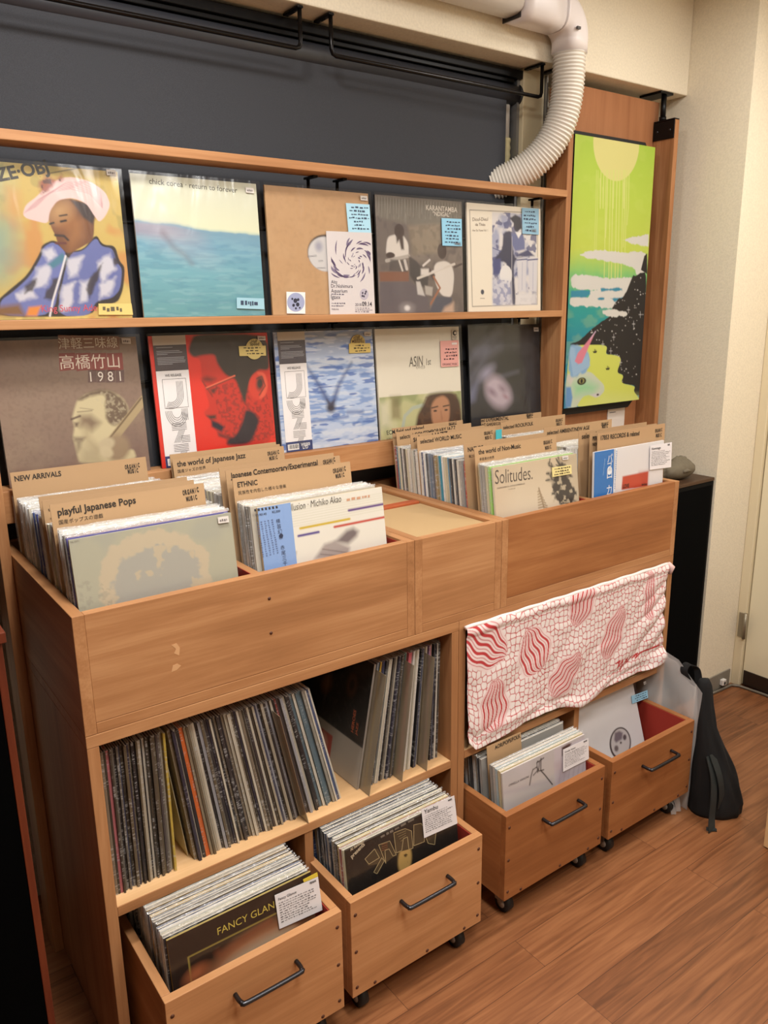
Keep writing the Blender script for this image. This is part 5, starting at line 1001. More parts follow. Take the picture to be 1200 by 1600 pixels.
def art_tree(f):
    f.vgrad([(0, (206, 186, 156)), (.4, (222, 206, 180)), (1, (232, 220, 200))]); f.mix(np.clip((.25-f.U)/.3, 0, 1)*.4, (200, 170, 140)); f.mix(np.clip((f.U-.7)/.3, 0, 1)*.5, (176, 160, 130))
    dk = (70, 64, 58); r = random.Random(2)
    f.poly([(880, 500), (930, 440), (990, 540), (1040, 640), (1045, 740), (980, 780), (870, 760), (850, 640)], dk, .02, 1, rough=.12)
    for P in ([(900, 520), (820, 440)], [(920, 500), (900, 400)], [(900, 540), (810, 520)], [(940, 560), (812, 574)]):
        f.line(P, .05, dk, .9, soft=.02, w2=.01)
        for k in range(6):
            t_ = r.random(); p = np.array(P[0])*(1-t_)+np.array(P[1])*t_; f.line([p, p+np.array([r.uniform(-40, 10), r.uniform(-45, 10)])], .012, dk, .9)
    f.speck(22, .6, (206, 190, 160), .8, 6, .05, [(850, 500), (1040, 540), (1045, 760), (850, 760)])
    f.line([(740, 640), (782, 800)], .014, (150, 128, 100)); 
    for k in range(7):
        y = 660+k*22; w_ = 10+k*5; x = 742+k*6; f.line([(x-w_, y+10), (x, y), (x+w_, y+14)], .012, (160, 138, 108), .9)
    f.text('Solitudes.', (384, 608), (688, 566), (84, 74, 66), 1.45, -.006, .05); f.text('ENVIRONMENTAL SOUND EXPERIENCES', (400, 648), (626, 608), (110, 98, 88), 1.0); f.text('VOLUME ONE', (490, 655), (546, 646), (120, 108, 98))
e, f = front_record('cream record cover with a dark fir tree, front of the right bin', bm(1.0622), t=.0062, n=150, crop=K7, art=art_tree, side=(206, 196, 176))
price(e, f, [(922, 382), (970, 374), (972, 406), (926, 412)]); note(e, f, [(838, 472), (996, 450), (1000, 522), (842, 550)], (222, 206, 140), 8, 3, 'yellow handwritten note', (70, 56, 40))
def art_redblock(f):
    f.fill((232, 228, 228)); f.poly([(520, 528), (706, 490), (700, 600), (512, 625)], (198, 70, 44), .004); f.poly([(640, 500), (706, 490), (700, 600), (660, 600)], (184, 52, 34), .03, .6); f.text('LOVE', (520, 614), (566, 606), (60, 24, 20), 1.3, .03); f.scrawl([(645, 582), (696, 574), (696, 590), (645, 598)], 1, (70, 30, 24), 2, th=.8)
e, f = front_record('white record cover with a red block and blue paper strip, right end of bins', bm(1.4185, lean=LC4), t=.0062, n=110, crop=K8, art=art_redblock, side=(224, 220, 222))
def obi2(g):
    for i, ch in enumerate('パブロ・カラス'): g.text(ch, (408+-1.8*i, 428+58*i), (444-1.8*i, 420+58*i), (232, 236, 242), 1.15, .02)
    g.shape([(466, 326), (478, 324), (460, 640), (448, 642)], (226, 232, 240), 2); g.scrawl([(386, 400), (394, 398), (380, 520), (372, 522)], 16, (150, 190, 226), 3, th=.6); g.scrawl([(470, 340), (478, 338), (462, 620), (454, 622)], 18, (40, 104, 176), 6, th=.6, layer=3)
u0 = f.uvs([(375, 345), (497, 322)])
patch(e, f, 'obi_strip', 'bright blue paper strip with white characters', [(.0, 0), (.262, 0), (.262, 1), (.0, 1)], (36, 112, 184), z=.0008, uv=True, fn=obi2)
comment(e, f, [(712, 306), (868, 280), (862, 460), (708, 480)], 4, 'Hommage')

# ------------------------------------------------------------------ records on the cabinet shelf (spines outward)
ZS = .4275
def spine(label, group, x, y, th, col, t, z=ZS+.0004):
    M = Matrix.Translation((x, y, z)) @ Matrix.Rotation(th, 4, 'Y') @ Matrix.Rotation(math.pi/2, 4, 'Z'); return put_record(label, group, col, M, t)
r = random.Random(21)
x = .0275; i = 0
while x < .150:
    t = r.choice((.0036, .0042, .005)); col = r.choice(DARKS)
    if i == 3: col = (176, 104, 110)
    if i == 0: col = (150, 60, 60)
    spine('thin record spine in the upright group at the left end of the cabinet shelf' if i not in (3,) else 'pinkish record spine near the left end of the cabinet shelf', 'upright spines at the left end' if i != 3 else None, x+t, .034+r.uniform(-.004, .006), 0.0, col, t); x += t+.0006; i += 1
spine('record spine with black and yellow edge ending the upright group', None, x+.005, .03, 0.0, (186, 160, 70), .0044)
x0, x1, a0, a1 = .1985, .560, -.112, -.24; x = x0; i = 0
ms = spine('pale cream sleeve slumped between the upright and leaning spines', None, .1935, .06, -.118, (206, 196, 160), .0016)
while x < x1:
    u = (x-x0)/(x1-x0); th = a0+(a1-a0)*u; t = r.choice((.0038, .0046, .0052, .0058)); col = r.choice(DARKS+[(176, 168, 150), (150, 150, 156)])
    lab, grp = 'record spine leaning left in the long row on the cabinet shelf', 'leaning spines of the long row'
    if i in (4, 5): col = (206, 104, 48); lab, grp = 'bright orange record spine in the leaning row', 'orange spines'
    elif u > .84: col = r.choice([(60, 74, 110), (70, 100, 140), (206, 200, 186), (90, 110, 120), (150, 146, 136)]); lab, grp = 'blue or white spine at the right end of the leaning row', 'blue and white spines'
    elif u > .60 and r.random() < .2: col = (140, 60, 56)
    if abs(u-.66) < .012 and i % 2 == 0: pass
    dx = t/math.cos(th)+.0007*(1+1.2*u); spine(lab, grp, x+dx, .034+r.uniform(-.005, .006), th, col, t); x += dx; i += 1
def sheet(label, xb, th, y0=.0, h=.30, d=.26, kx=0):
    b = MB(); b.box(-.0012, 0, 0, d, 0, h, ACRYL); o = obj('index_sheet', b); o.matrix_world = Matrix.Translation((xb, y0, ZS+.0004)) @ Matrix.Rotation(th, 4, 'Y'); tag(o, label, 'divider sheet')
# big dark cover facing left, then sheets and spines leaning right
def art_night(f):
    f.fill((34, 28, 26)); f.speck(5, .55, (60, 48, 40), .7, 3, .15); f.speck(40, .6, (70, 64, 58), .5, 7, .08); f.ell((.42, .36), .06, .09, (120, 84, 56), .5, .03, uv=True); f.ell((.26, .28), .07, .10, (90, 60, 40), -.4, .04, .8, uv=True); f.ell((.76, .25), .06, .09, (96, 66, 50), .2, .02, uv=True); f.ell((.76, .25), .03, .05, (44, 34, 30), .2, .01, uv=True)
    f.poly([(0, .665), (1, .665), (1, 1), (0, 1)], (178, 168, 156), uv=True); f.poly([(.36, .74), (.6, .74), (.6, .95), (.36, .95)], (176, 76, 62), uv=True); f.ell((.48, .84), .06, .075, (206, 150, 130), 0, .02, uv=True)
    f.text('HEROES', (.86, .60), (.86, .42), (190, 96, 60), .9, .02, uv=True); f.text('JAZZ', (.91, .60), (.91, .50), (190, 96, 60), .8, .02, uv=True)
Mx = Matrix.Translation((.6125, .040+RW, ZS+.0005)) @ Matrix.Rotation(.185, 4, 'Y') @ Matrix.Rotation(-math.pi/2, 4, 'Z')
e, f = front_record('dark record cover with a white band, turned to show its face on the cabinet shelf', Mx, t=.0055, n=110, art=art_night, side=(150, 140, 130), over=(.002, .004, .004))
sheet('smoky plastic index sheet standing beside the dark cover', .6215, .183)
def rightgrp(x0, x1, a0, a1, lab, grp, cols):
    x = x0; i = 0
    while x < x1:
        u = (x-x0)/(x1-x0); th = a0+(a1-a0)*u; t = r.choice((.0038, .0046, .0054)); col = cols[i] if i < len(cols) else r.choice(DARKS+PALE[:3])
        spine(lab, grp, x+t/math.cos(th), .036+r.uniform(-.004, .006), th, col, t); x += t/math.cos(th)+.0009; i += 1
rightgrp(.6225, .7145, .180, .136, 'record spine between the first two smoky sheets', 'spines after the first sheet', [(140, 150, 160), (70, 90, 110), (200, 160, 60), (50, 50, 70), (60, 60, 90), (40, 40, 44), (60, 56, 60)])
sheet('smoky plastic index sheet, middle one of the three on the shelf', .7192, .130)
rightgrp(.7205, .791, .126, .088, 'record spine between the second and third smoky sheets', 'spines after the second sheet', [(60, 110, 100), (206, 200, 186), (196, 92, 104), (192, 96, 104), (200, 196, 190), (206, 202, 196)])
sheet('smoky plastic index sheet nearest the right end of the shelf', .7970, .082)
rightgrp(.7985, .862, .078, .02, 'record spine at the right end of the cabinet shelf', 'spines at the right end', [(180, 170, 150), (110, 100, 130), (150, 110, 140), (196, 96, 66), (130, 120, 110), (60, 60, 64)])
sheet('smoky plastic index sheet sunk into the leaning row', .4545, -.203, .0, .29)

# ------------------------------------------------------------------ records in the crates
ZC = .0885
def crate_fill(k, label, group, x, n, pal, seed, lean=.11, accents=(), z=ZC, st=.0285):
    x0, x1, yf = CR_[k]; stack(label, group, x, z, yf+st, yf+st+n, lean, pal, .0022, seed, .004, accents)
CK = (180, 1290, 1200/380); CY = (470, 1190, 4); CP = (700, 1090, 1200/260); CWH = (880, 1020, 4)
def art_fancy(f):
    f.fill((42, 30, 24)); f.speck(6, .6, (60, 46, 40), .6, 3, .2)
    P = f.uvs([(360, 650), (1010, 370)]); u, v = P[0]; 
    f.line([(u, .97), (u, v), (1, v)], .006, (190, 170, 80), uv=True)
    f.poly([(420, 760), (560, 600), (690, 520), (860, 440), (930, 480), (880, 560), (700, 700), (560, 790)], (176, 120, 84), .05); f.poly([(480, 760), (580, 650), (720, 560), (860, 490), (900, 520), (760, 640), (600, 760)], (204, 180, 150), .04); f.poly([(600, 720), (700, 630), (840, 560), (800, 640), (660, 740)], (110, 84, 110), .06, .8); f.speck(18, .56, (190, 190, 196), .7, 8, .08, [(640, 640), (720, 590), (730, 620), (650, 690)]); f.ell((400, 730), .07, .04, (190, 110, 70), -.2, .03, .9); f.line([(505, 625), (520, 640), (760, 470)], .02, (150, 80, 50), .7, soft=.03); f.poly([(900, 470), (1000, 410), (1020, 430), (930, 500)], (120, 76, 50), .03, .8)
    f.text('FANCY GLANCE', (506, 540), (840, 378), (206, 186, 84), 1.05, -.004)
x0, x1, yf = CR_[0]
e, f = front_record('black record cover with thin yellow lettering and frame, front of the nearest crate', bm(.0765, yf+.0205, ZC, .11), t=.005, n=170, crop=CK, art=art_fancy, side=(170, 150, 90)); f.crop = CK
comment(e, f, [(782, 340), (996, 248), (1018, 412), (806, 506)], 6, 'Fancy Glance'); patch(e, f, 'yellow_corner', 'yellow corner label', [(922, 262), (992, 226), (996, 246), (926, 276)], (216, 190, 60))
crate_fill(0, 'sleeved record packed in the nearest crate behind the black cover', 'records in the nearest crate', .0765, .250, PALE+MIXED+DARKS[:8], 31, accents=((1, (190, 180, 150)), (3, (50, 60, 100)), (7, (196, 162, 84))))
def art_yam(f): f.fill((30, 27, 25)); f.speck(70, .6, (52, 48, 44), .5, 3, .1); f.ell((650, 612), .062, .12, (196, 160, 96), .1, .01); f.speck(14, .55, (60, 40, 24), .9, 4, .08, [(628, 580), (668, 575), (668, 650), (632, 652)]); f.ell((560, 470), .25, .04, (60, 56, 52), -.3, .05, .4)
def outl(g, P, w=3.4, col=(176, 158, 116)):
    for a, b_ in zip(P, P[1:]+P[:1]):
        a, b_ = np.array(a, float), np.array(b_, float); d = (b_-a)/np.linalg.norm(b_-a); n = np.array([-d[1], d[0]])*w/2; g.shape([a-n-d, b_-n+d, b_+n+d, a+n-d], col, 2)
x0, x1, yf = CR_[1]
e, f = front_record('black record cover with big outlined gold letters, front of the second crate', bm(.4835, yf+.0205, ZC+.006, .11), t=.005, n=120, crop=CY, art=lambda f: art_yam2(f), side=(60, 54, 48)) if False else (None, None)
def art_yam2(f):
    art_yam(f)
    f.shape([(400, 610), (455, 545), (480, 545), (520, 600), (505, 660), (480, 700), (455, 690), (480, 640), (420, 650)], (72, 60, 42)); f.shape([(485, 520), (555, 495), (595, 580), (530, 635)], (64, 54, 38)); f.shape([(580, 445), (650, 418), (690, 430), (700, 540), (595, 570)], (72, 60, 42)); f.shape([(705, 395), (760, 385), (775, 500), (705, 525)], (64, 54, 38)); f.shape([(780, 470), (850, 430), (830, 515), (790, 510)], (64, 54, 38))
    for P in ([(400, 608), (460, 545), (490, 600), (425, 640)], [(455, 690), (505, 600), (520, 620), (475, 700)], [(485, 520), (555, 495), (595, 582), (575, 590), (550, 545), (525, 555), (530, 635)], [(580, 445), (612, 432), (650, 418), (690, 432), (700, 540), (675, 548), (665, 470), (640, 480), (630, 555), (595, 570)], [(705, 395), (750, 385), (775, 420), (770, 500), (705, 525)], [(780, 470), (845, 432), (835, 518), (795, 510)]): outl(f, P)
    for k in range(4): outl(f, [(600+8*k, 455+14*k), (655, 432+14*k)], 2.5); outl(f, [(505, 520+12*k), (540, 508+12*k)], 2.5, (176, 110, 70))
    f.text('Al Santiago', (310, 560), (395, 500), (190, 176, 150), 1.2, .03); f.text('presents', (318, 605), (400, 520), (190, 176, 150), 1.2, .03)
    f.scrawl([(480, 470), (740, 330), (745, 345), (485, 490)], 1, (120, 112, 100), 3, th=.6)
e, f = front_record('black record cover with big outlined gold letters, front of the second crate', bm(.4835, yf+.0205, ZC+.004, .11), t=.005, n=120, crop=CY, art=art_yam2, side=(60, 54, 48)); f.crop = CY
comment(e, f, [(748, 296), (952, 208), (972, 382), (764, 474)], 9, 'Yambu'); 
crate_fill(1, 'sleeved record packed in the second crate behind the gold lettered cover', 'records in the second crate', .4835, .250, PALE+MIXED+DARKS[:6], 32, accents=((1, (150, 84, 76)), (2, (206, 180, 90)), (5, (216, 206, 170)), (8, (70, 80, 100))))
def art_piu(f):
    f.vgrad([(0, (200, 194, 194)), (.28, (206, 198, 194)), (.5, (190, 176, 178)), (1, (180, 164, 168))]); f.speck(4, .5, (212, 204, 206), .6, 5, .2); f.line([(395, 690), (740, 600)], .02, (170, 160, 176), .5, soft=.03)
    f.poly([(765, 380), (1010, 270), (1010, 560), (770, 640)], (206, 196, 202), .005); f.poly([(770, 480), (850, 420), (860, 560), (800, 620)], (190, 176, 184), .03, .8); f.poly([(820, 360), (870, 330), (890, 330), (850, 420), (822, 420)], (90, 60, 54), .01)
    for k in range(6): f.line([(800+34*k, 610-16*k), (820+34*k, 480-16*k)], .008, (176, 160, 172), .7, soft=.01)
    f.line([(588, 630), (600, 560), (612, 520)], .010, (50, 44, 44)); f.line([(612, 520), (640, 500), (650, 520), (615, 560)], .009, (50, 44, 44)); f.line([(640, 470), (646, 540)], .009, (50, 44, 44)); f.line([(660, 460), (652, 530), (690, 520)], .010, (50, 44, 44)); f.line([(640, 470), (690, 435)], .010, (50, 44, 44)); f.line([(670, 440), (668, 525), (700, 560), (752, 626)], .011, (50, 44, 44)); f.ell((646, 460), .008, .008, (50, 44, 44))
    f.text('ORNELLA VANONI', (436, 642), (582, 575), (84, 76, 78), 1.0, 0, .1)
x0, x1, yf = CR_[2]
e, f = front_record('pale mauve record cover with black brush lettering, front of the third crate', bm(.9660, yf+.0205, ZC, .11), t=.005, n=150, crop=CP, art=art_piu, side=(206, 198, 190)); f.crop = CP
comment(e, f, [(822, 372), (1004, 288), (1008, 438), (822, 532)], 12, 'Ornella Vanoni')
crate_fill(2, 'sleeved record packed in the third crate behind the mauve cover', 'records in the third crate', .9660, .052, PALE+[(150, 150, 160), (170, 180, 190)], 33, accents=((0, (206, 190, 150)), (1, (170, 190, 196)), (2, (206, 200, 190)), (4, (90, 92, 120))))
crate_fill(2, 'record packed in the third crate behind the short heading card', 'records behind the short card', .9660, .160, PALE+[(60, 56, 56), (36, 34, 36), (150, 146, 130), (40, 38, 40), (196, 190, 170), (60, 58, 60)], 34, st=.098)
a = unp(760.5, 1167.5, 'y', -.020); mb = MB(); hh = (a[2]-ZC)/math.cos(.11); MA = Matrix.Translation((a[0], -.020-hh*math.sin(.11), ZC)) @ Rx(-.11); mb.box(0, .125, 0, .0016, 0, hh, KRAFT)
An = np.array(MA); tq = lambda p: (An@np.array([p[0], p[1], p[2], 1.0]))[:3]; g = Face(tq((0, 0, hh)), tq((.125, 0, hh))-tq((0, 0, hh)), tq((0, 0, 0))-tq((0, 0, hh)), 0, CP)
g.text('AOR/POPS/FOLK', (338, 374), (522, 286), INK, 1.2, .02); g.put(mb, lambda u, v, l: (.125*u, -l, hh*(1-v)))
o = obj('divider_card', mb); o.matrix_world = MA; tag(o, 'short kraft card with a genre heading standing in the third crate', 'divider card')
def art_white(f):
    f.fill((222, 217, 216)); c = (357, 565)
    f.ell(c, .158, .222, (66, 54, 56)); f.ell((358, 563), .138, .198, (200, 192, 190)); f.poly([(322, 500), (350, 488), (372, 500), (366, 540), (330, 562), (318, 545)], (120, 108, 116), .012); f.ell((384, 528), .026, .04, (90, 80, 86), .4, .008); f.ell((332, 598), .03, .042, (110, 98, 100), .3, .01); f.ell((360, 562), .013, .016, (60, 50, 50))
e, f = front_record('plain white record jacket with a round black ringed centre, alone in the last crate', bm(1.3560, -.055, ZC, .31), t=.005, n=130, crop=CWH, art=art_white, side=(210, 204, 202)); f.crop = CWH
note(e, f, [(420, 270), (520, 232), (524, 280), (426, 318)], (150, 196, 220), 6, 3, 'pale blue handwritten note'); price(e, f, [(496, 182), (510, 177), (512, 194), (498, 199)])
crate_fill_none = None
put_record('record lying hidden behind the white jacket in the last crate', None, (60, 56, 58), bm(1.352, .0, ZC, .31), .0062)

# ------------------------------------------------------------------ red and white cloth
t = thing('printed_cloth', 'white cloth printed with a red net and striped red ovals, hung over the cabinet opening', 'cloth', (1.33, -.01, .6))
NXc, NZc = 440, 200
tlc, trc = unp(727, 981, 'y', -.008), unp(1043, 881, 'y', -.008)
bot = np.array([unp(px, py, 'y', -.012) for px, py in ((728, 1120), (731, 1160), (742, 1171), (762, 1163), (790, 1146), (820, 1128), (850, 1112), (880, 1104), (905, 1103), (925, 1090), (950, 1072), (980, 1057), (1010, 1045), (1036, 1032))])
bx, bz = bot[1:, 0], bot[1:, 2]
uu, vv = np.meshgrid(np.linspace(0, 1, NXc), np.linspace(0, 1, NZc))
X = tlc[0]+(trc[0]-tlc[0])*uu; xr = tlc[0]+(trc[0]-tlc[0])*uu; xr = xr-.02*np.clip((uu-.93)/.07, 0, 1)*np.sin(vv*3.1)+.010*(1-uu)*vv+.012*np.clip((uu-.9)/.1, 0, 1)*vv
zb_ = np.interp(xr, bx, bz); ztp = tlc[2]+(trc[2]-tlc[2])*uu-.002*np.sin(uu*31)
Z = ztp+(zb_-ztp)*vv
fold = .006*np.sin(uu*17+vv*5)*vv+.007*(fbm(uu, vv, 6, 41)-.5)+.020*np.clip((uu-.72)/.28, 0, 1)*np.sin((uu*1.0+vv*.75)*23)*.55*np.clip(vv*3, 0, 1)+.006*np.exp(-((vv-.93+.04*np.sin(uu*9))/.05)**2)
Y = -.0115-np.abs(fold)*.9-.004*np.sin(np.clip(vv*12, 0, 1)*math.pi)*(vv < .09)
g = Face((tlc[0], 0, 0), (1, 0, 0), (0, 0, -1), 0); img = np.ones((NZc, NXc, 3))*np.array(lin((236, 226, 222))); red = np.array(lin((186, 40, 44)))
asp = abs(trc[0]-tlc[0])/abs(tlc[2]-bot[1][2]); cu, cv = uu*asp*14, vv*14      # cell space
gi = rng.rand(30, 70, 2)*.6+.2
d1 = np.full(uu.shape, 9.); d2 = np.full(uu.shape, 9.)
for dj in (-1, 0, 1):
    for di in (-1, 0, 1):
        ci, cj = np.floor(cu*1.35).astype(int)+di, np.floor(cv*1.35).astype(int)+dj; o = gi[np.clip(cj+1, 0, 29), np.clip(ci+1, 0, 69)]
        d = np.sqrt((cu*1.35-ci-o[..., 0])**2+(cv*1.35-cj-o[..., 1])**2); n1 = np.minimum(d1, d); d2 = np.minimum(d2, np.maximum(d1, d)); d1 = n1
# fine net
net = np.clip((.16-(d2-d1))/.10, 0, 1)*.95
CLP = (700, 860, 1200/360)
def cuv(p):
    w = unp(CLP[0]+p[0]/CLP[2], CLP[1]+p[1]/CLP[2], 'y', -.014); u = (w[0]-tlc[0])/(trc[0]-tlc[0]); zt = tlc[2]+(trc[2]-tlc[2])*u; zz = np.interp(w[0], bx, bz); return np.array([u, (w[2]-zt)/(zz-zt)])
asp2 = asp
gourds = [((185, 490), (270, 540), .30, .20, 5), ((445, 520), (405, 395), .22, .19, 6), ((695, 285), (670, 385), .19, .17, 6), ((605, 645), (685, 535), .25, .14, 6), ((865, 425), (910, 300), .25, .15, 6), ((232, 810), (236, 705), .22, .16, 6), ((1050, 230), (1055, 100), .26, .085, 4)]
for (c, s_, L_, w_, nr) in gourds:
    c, s_ = cuv(c), cuv(s_); A = np.array([asp2, 1.0]); ax = (s_-c)*A; ax /= np.linalg.norm(ax); pr = np.array([-ax[1], ax[0]])
    px_ = (uu-c[0])*asp2; py_ = (vv-c[1]); a_ = px_*ax[0]+py_*ax[1]; q_ = px_*pr[0]+py_*pr[1]+.012*np.sin(a_*30)
    wid = w_*np.sqrt(np.clip(1-(a_/L_)**2, 0, 1))*(1-.25*np.clip(a_/L_, -1, 1)); inside = np.clip((1-np.abs(q_)/(wid+1e-4))*12, 0, 1)*(np.abs(a_) < L_)
    halo = np.clip((1.15-np.abs(q_)/(wid+1e-4))*8, 0, 1)*(np.abs(a_) < L_*1.02); net = net*(1-halo)
    img += (halo*.35)[..., None]*(np.array(lin((236, 196, 196)))-img)
    qn = q_/(wid+1e-4); row = (qn+1)/2*(nr*2+1); ri = np.floor(row); rf = row-ri-.5; big = (ri % 2 == 1)
    sz = np.where(big, .60, .34); al = a_/(.026)+ri*.37; af = al-np.floor(al)-.5; cell = wid*2/(nr*2+1)/.026
    dd = np.sqrt((rf*np.clip(cell, .3, 1.6))**2+af**2); dot = np.clip((np.where(big, .42, .20)-np.abs(rf))/.12, 0, 1)*inside*np.where(big, .95, .6)
    img += dot[..., None]*(red-img)
    st = np.sqrt(((uu-s_[0])*asp2)**2+(vv-s_[1])**2); stem = np.clip((.032-st)/.012, 0, 1)
img += net[..., None]*(red-img)
f_ = Face((0, 0, 0), (1, 0, 0), (0, 0, -1), 8)
for P in ([(872, 590), (890, 575), (880, 610), (905, 575), (895, 625), (930, 560), (925, 590), (950, 555)], [(960, 560), (985, 535), (975, 560), (1000, 530), (1030, 515), (1060, 512), (1100, 492)]):
    Q = np.array([cuv(p) for p in P]); A = np.array([asp2, 1.0]); dm = np.full(uu.shape, 9.)
    for i in range(len(Q)-1):
        a, e_ = Q[i]*A, (Q[i+1]-Q[i])*A; tt = np.clip(((uu*asp2-a[0])*e_[0]+(vv-a[1])*e_[1])/(e_@e_+1e-12), 0, 1); dm = np.minimum(dm, np.sqrt((uu*asp2-a[0]-tt*e_[0])**2+(vv-a[1]-tt*e_[1])**2))
    img += np.clip((.012-dm)/.008, 0, 1)[..., None]*(red-img)
mb = Sub(t.location); vs = np.stack([xr, Y, Z], -1).reshape(-1, 3)
b0 = mb.add(vs, [(j*NXc+i, (j+1)*NXc+i, (j+1)*NXc+i+1, j*NXc+i+1) for j in range(NZc-1) for i in range(NXc-1)], CLOTHM, True); mb.col = [(b0, np.clip(img, 0, 1).reshape(-1, 3))]
o = obj('cloth', mb, t); so = o.modifiers.new('solid', 'SOLIDIFY'); so.thickness = .0008; so.offset = 1
mb = Sub(t.location); n = 60; mb.tube([(tlc[0]+(trc[0]-tlc[0])*i/(n-1), -.0085, tlc[2]+(trc[2]-tlc[2])*i/(n-1)-.0005+.001*math.sin(i*.9)) for i in range(n)], .0052, flat((232, 216, 210), .9), 10); obj('hem', mb, t)
mb = Sub(t.location); mb.tube([(trc[0]+.002, -.010, trc[2]+.002), (trc[0]+.012, -.014, trc[2]-.012), (trc[0]+.010, -.012, trc[2]-.034)], [.006, .011, .005], flat((224, 190, 184), .9), 10); obj('knotted_corner', mb, t)

# ------------------------------------------------------------------ tall painting
t = thing('painting', 'tall painting of a yellow sun, sea, black starry mountain and unicorn', 'painting', (2.01, .51, 1.64))
PX0, PX1, PZ0, PZ1, PY = 1.806, 2.222, 1.204, 2.079, .490
K9, K10 = (840, 130, 1200/260), (840, 400, 1200/260)
f = Face((PX0, PY, PZ1), (PX1-PX0, 0, 0), (0, 0, PZ0-PZ1), 200, K9, ny=400)
f.vgrad([(0, (176, 206, 70)), (.2, (190, 214, 78)), (.40, (200, 214, 84)), (.47, (150, 204, 110)), (.52, (96, 190, 130)), (.60, (40, 160, 150)), (.75, (30, 140, 160)), (1, (40, 132, 160))], f.V+(fbm(f.U, f.V, 9, 3)-.5)*.04)
f.mix(np.clip((fbm(f.U*.4, f.V*1.5, 18, 8)-.5)/.15, 0, 1)*.15, (210, 224, 110))
sun = (228, 220, 140); f.ell((572, 430), .287, .46, (226, 218, 138)); f.mix(np.clip((.06-f.V)/.06, 0, 1)*0, sun)
f.crop = K9; r = random.Random(5)
for x_, y1_, w_ in ((452, 690, .012), (432, 1205, .006), (420, 1205, .006), (472, 750, .012), (500, 1110, .013), (490, 1430, .010), (522, 1480, .010), (545, 870, .013), (540, 1480, .012), (568, 1460, .012), (588, 1440, .010), (622, 720, .014), (628, 1180, .010), (612, 1400, .010), (655, 1020, .010), (640, 1230, .010)):
    f.line([(x_+6, 630), (x_, 900), (x_-10 if y1_ > 900 else x_, y1_)], w_, (220, 226, 130), .9)
cl = (222, 218, 210)
def cloud(P, rough=.03): f.poly(P, cl, .004, 1, rough=rough)
cloud([(300, 1235), (360, 1215), (440, 1205), (560, 1215), (680, 1218), (790, 1218), (785, 1370), (720, 1390), (700, 1340), (600, 1300), (500, 1280), (400, 1265), (320, 1250)]); cloud([(615, 1130), (680, 1108), (800, 1090), (800, 1185), (740, 1170), (660, 1150)])
f.crop = K10
cloud([(240, 140), (330, 135), (480, 160), (640, 160), (720, 150), (660, 240), (620, 310), (560, 250), (470, 245), (240, 245)]); cloud([(230, 300), (300, 290), (370, 296), (380, 250), (500, 235), (640, 250), (620, 320), (540, 380), (450, 372), (340, 362), (230, 365)])
for P in ([(455, 235), (610, 232), (610, 250), (460, 252)], [(525, 305), (620, 300), (560, 330)], [(240, 248), (375, 246), (380, 275), (350, 300), (240, 298)], [(430, 305), (480, 304), (480, 314), (432, 314)]): f.poly(P, (52, 140, 168), .006, rough=.02)
bk = (34, 30, 30); f.poly([(222, 640), (300, 612), (385, 530), (450, 480), (530, 430), (530, 390), (585, 300), (610, 310), (650, 240), (690, 130), (705, 150), (740, 120), (790, 118), (760, 700), (745, 1010), (705, 1000), (690, 960), (705, 935), (600, 920), (620, 860), (570, 840), (600, 760), (590, 720), (490, 710), (505, 640), (300, 648)], bk, .003, rough=.012); f.poly([(790, -20), (790, 130), (745, 100), (770, 0)], bk, .003)
cloud([(470, 390), (540, 385), (640, 400), (655, 425), (600, 436), (500, 436), (470, 415)])
f.poly([(225, 650), (350, 640), (505, 642), (490, 710), (540, 712), (595, 725), (600, 760), (570, 842), (622, 860), (600, 918), (705, 938), (692, 975), (728, 1020), (740, 1060), (200, 1110)], (216, 222, 100), .003)
f.poly([(300, 1080), (480, 1000), (728, 1015), (735, 1060), (300, 1100)], (224, 230, 150), .06, .5)
for k in range(190):
    x_ = r.uniform(300, 780); y_ = r.uniform(130, 990); q = f.uv((x_, y_)); j, i = int(np.clip(q[1], 0, 1)*399), int(np.clip(q[0], 0, 1)*199)
    if 0 < q[0] < 1 and f.img[j, i].max() < .03:
        s_ = r.choice((.004, .005, .006, .008)); f.ell((x_, y_), s_, s_*1.2, (206, 200, 196), 0, .002)
        if k % 12 == 0: f.line([(x_, y_-22), (x_, y_+22)], .005, (190, 186, 186)); f.line([(x_-10, y_), (x_+10, y_)], .005, (190, 186, 186))
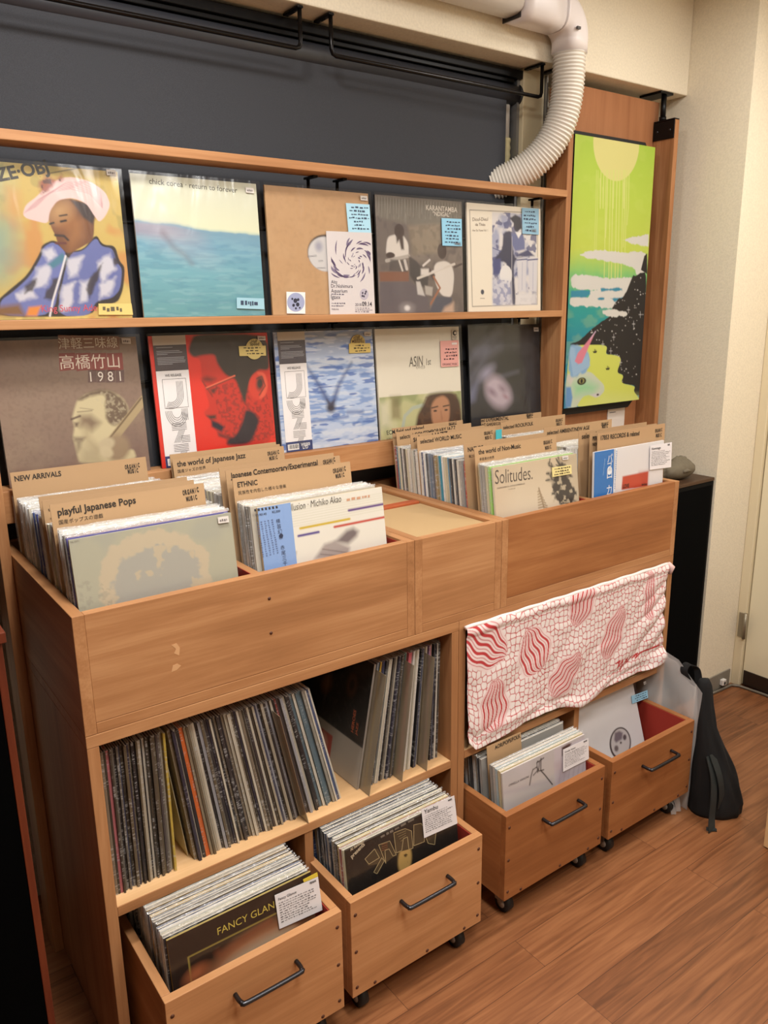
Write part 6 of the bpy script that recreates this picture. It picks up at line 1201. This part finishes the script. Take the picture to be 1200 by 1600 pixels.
for c in ((414, 690), (506, 812)): f.poly([(c[0]-16, c[1]-2), (c[0]+16, c[1]-6), (c[0]+10, c[1]+9), (c[0]-10, c[1]+10)], (50, 46, 30), .003); f.line([(c[0]-2, c[1]), (c[0]-2, c[1]-16)], .008, (50, 46, 30)); f.line([(c[0]+6, c[1]), (c[0]+6, c[1]-12)], .008, (50, 46, 30))
# unicorn
f.poly([(205, 860), (250, 840), (380, 830), (440, 890), (480, 930), (482, 975), (455, 1005), (420, 1018), (380, 1000), (330, 1010), (290, 1070), (280, 1095), (200, 1100)], (206, 214, 190), .006); f.poly([(260, 930), (340, 900), (430, 940), (400, 980), (330, 990), (270, 1005)], (150, 214, 158), .05, .9); f.poly([(380, 1002), (455, 985), (450, 1008), (420, 1020)], (214, 206, 210), .01)
f.poly([(222, 650), (300, 645), (360, 690), (384, 740), (378, 800), (340, 850), (300, 850), (258, 882), (225, 850)], (140, 178, 214), .01, rough=.04); f.speck(7, .5, (166, 196, 224), .7, 5, .1, [(222, 650), (360, 690), (380, 790), (258, 870)]); f.poly([(205, 945), (240, 945), (252, 1020), (240, 1090), (200, 1096)], (110, 156, 206), .01); f.poly([(218, 850), (260, 890), (240, 930), (215, 900)], (216, 210, 200), .01)
f.poly([(268, 760), (290, 700), (418, 545), (380, 630), (320, 770), (295, 780)], (226, 132, 150), .006); f.line([(380, 600), (418, 545)], .012, (214, 190, 214), .8); f.ell((318, 903), .056, .05, (50, 46, 30)); f.ell((318, 901), .034, .036, (150, 146, 90)); f.ell((318, 902), .014, .03, (24, 22, 20)); f.ell((434, 1000), .016, .014, (60, 54, 50))
f.img *= .74; mb = Sub(t.location); BLK = flat((24, 22, 22), .7); mb.box(PX0, PX1, PY+.0004, PY+.034, PZ0, PZ1, BLK)
f.put(mb, lambda u, v, l: (PX0+(PX1-PX0)*u, PY+.0004-l, PZ1+(PZ0-PZ1)*v), CANVASM); obj('canvas', mb, t)
mb = Sub(t.location); c_ = .03
mb.prism([(PX0-.002, PZ0-.03), (PX1-.018, PZ0-.03), (PX1+.012, PZ0-.004), (PX1+.012, PZ1-.012), (PX1-.01, PZ1+.020), (PX0-.002, PZ1+.020)], PY+.0345, PY+.0455, BLK); obj('backing_board', mb, t)
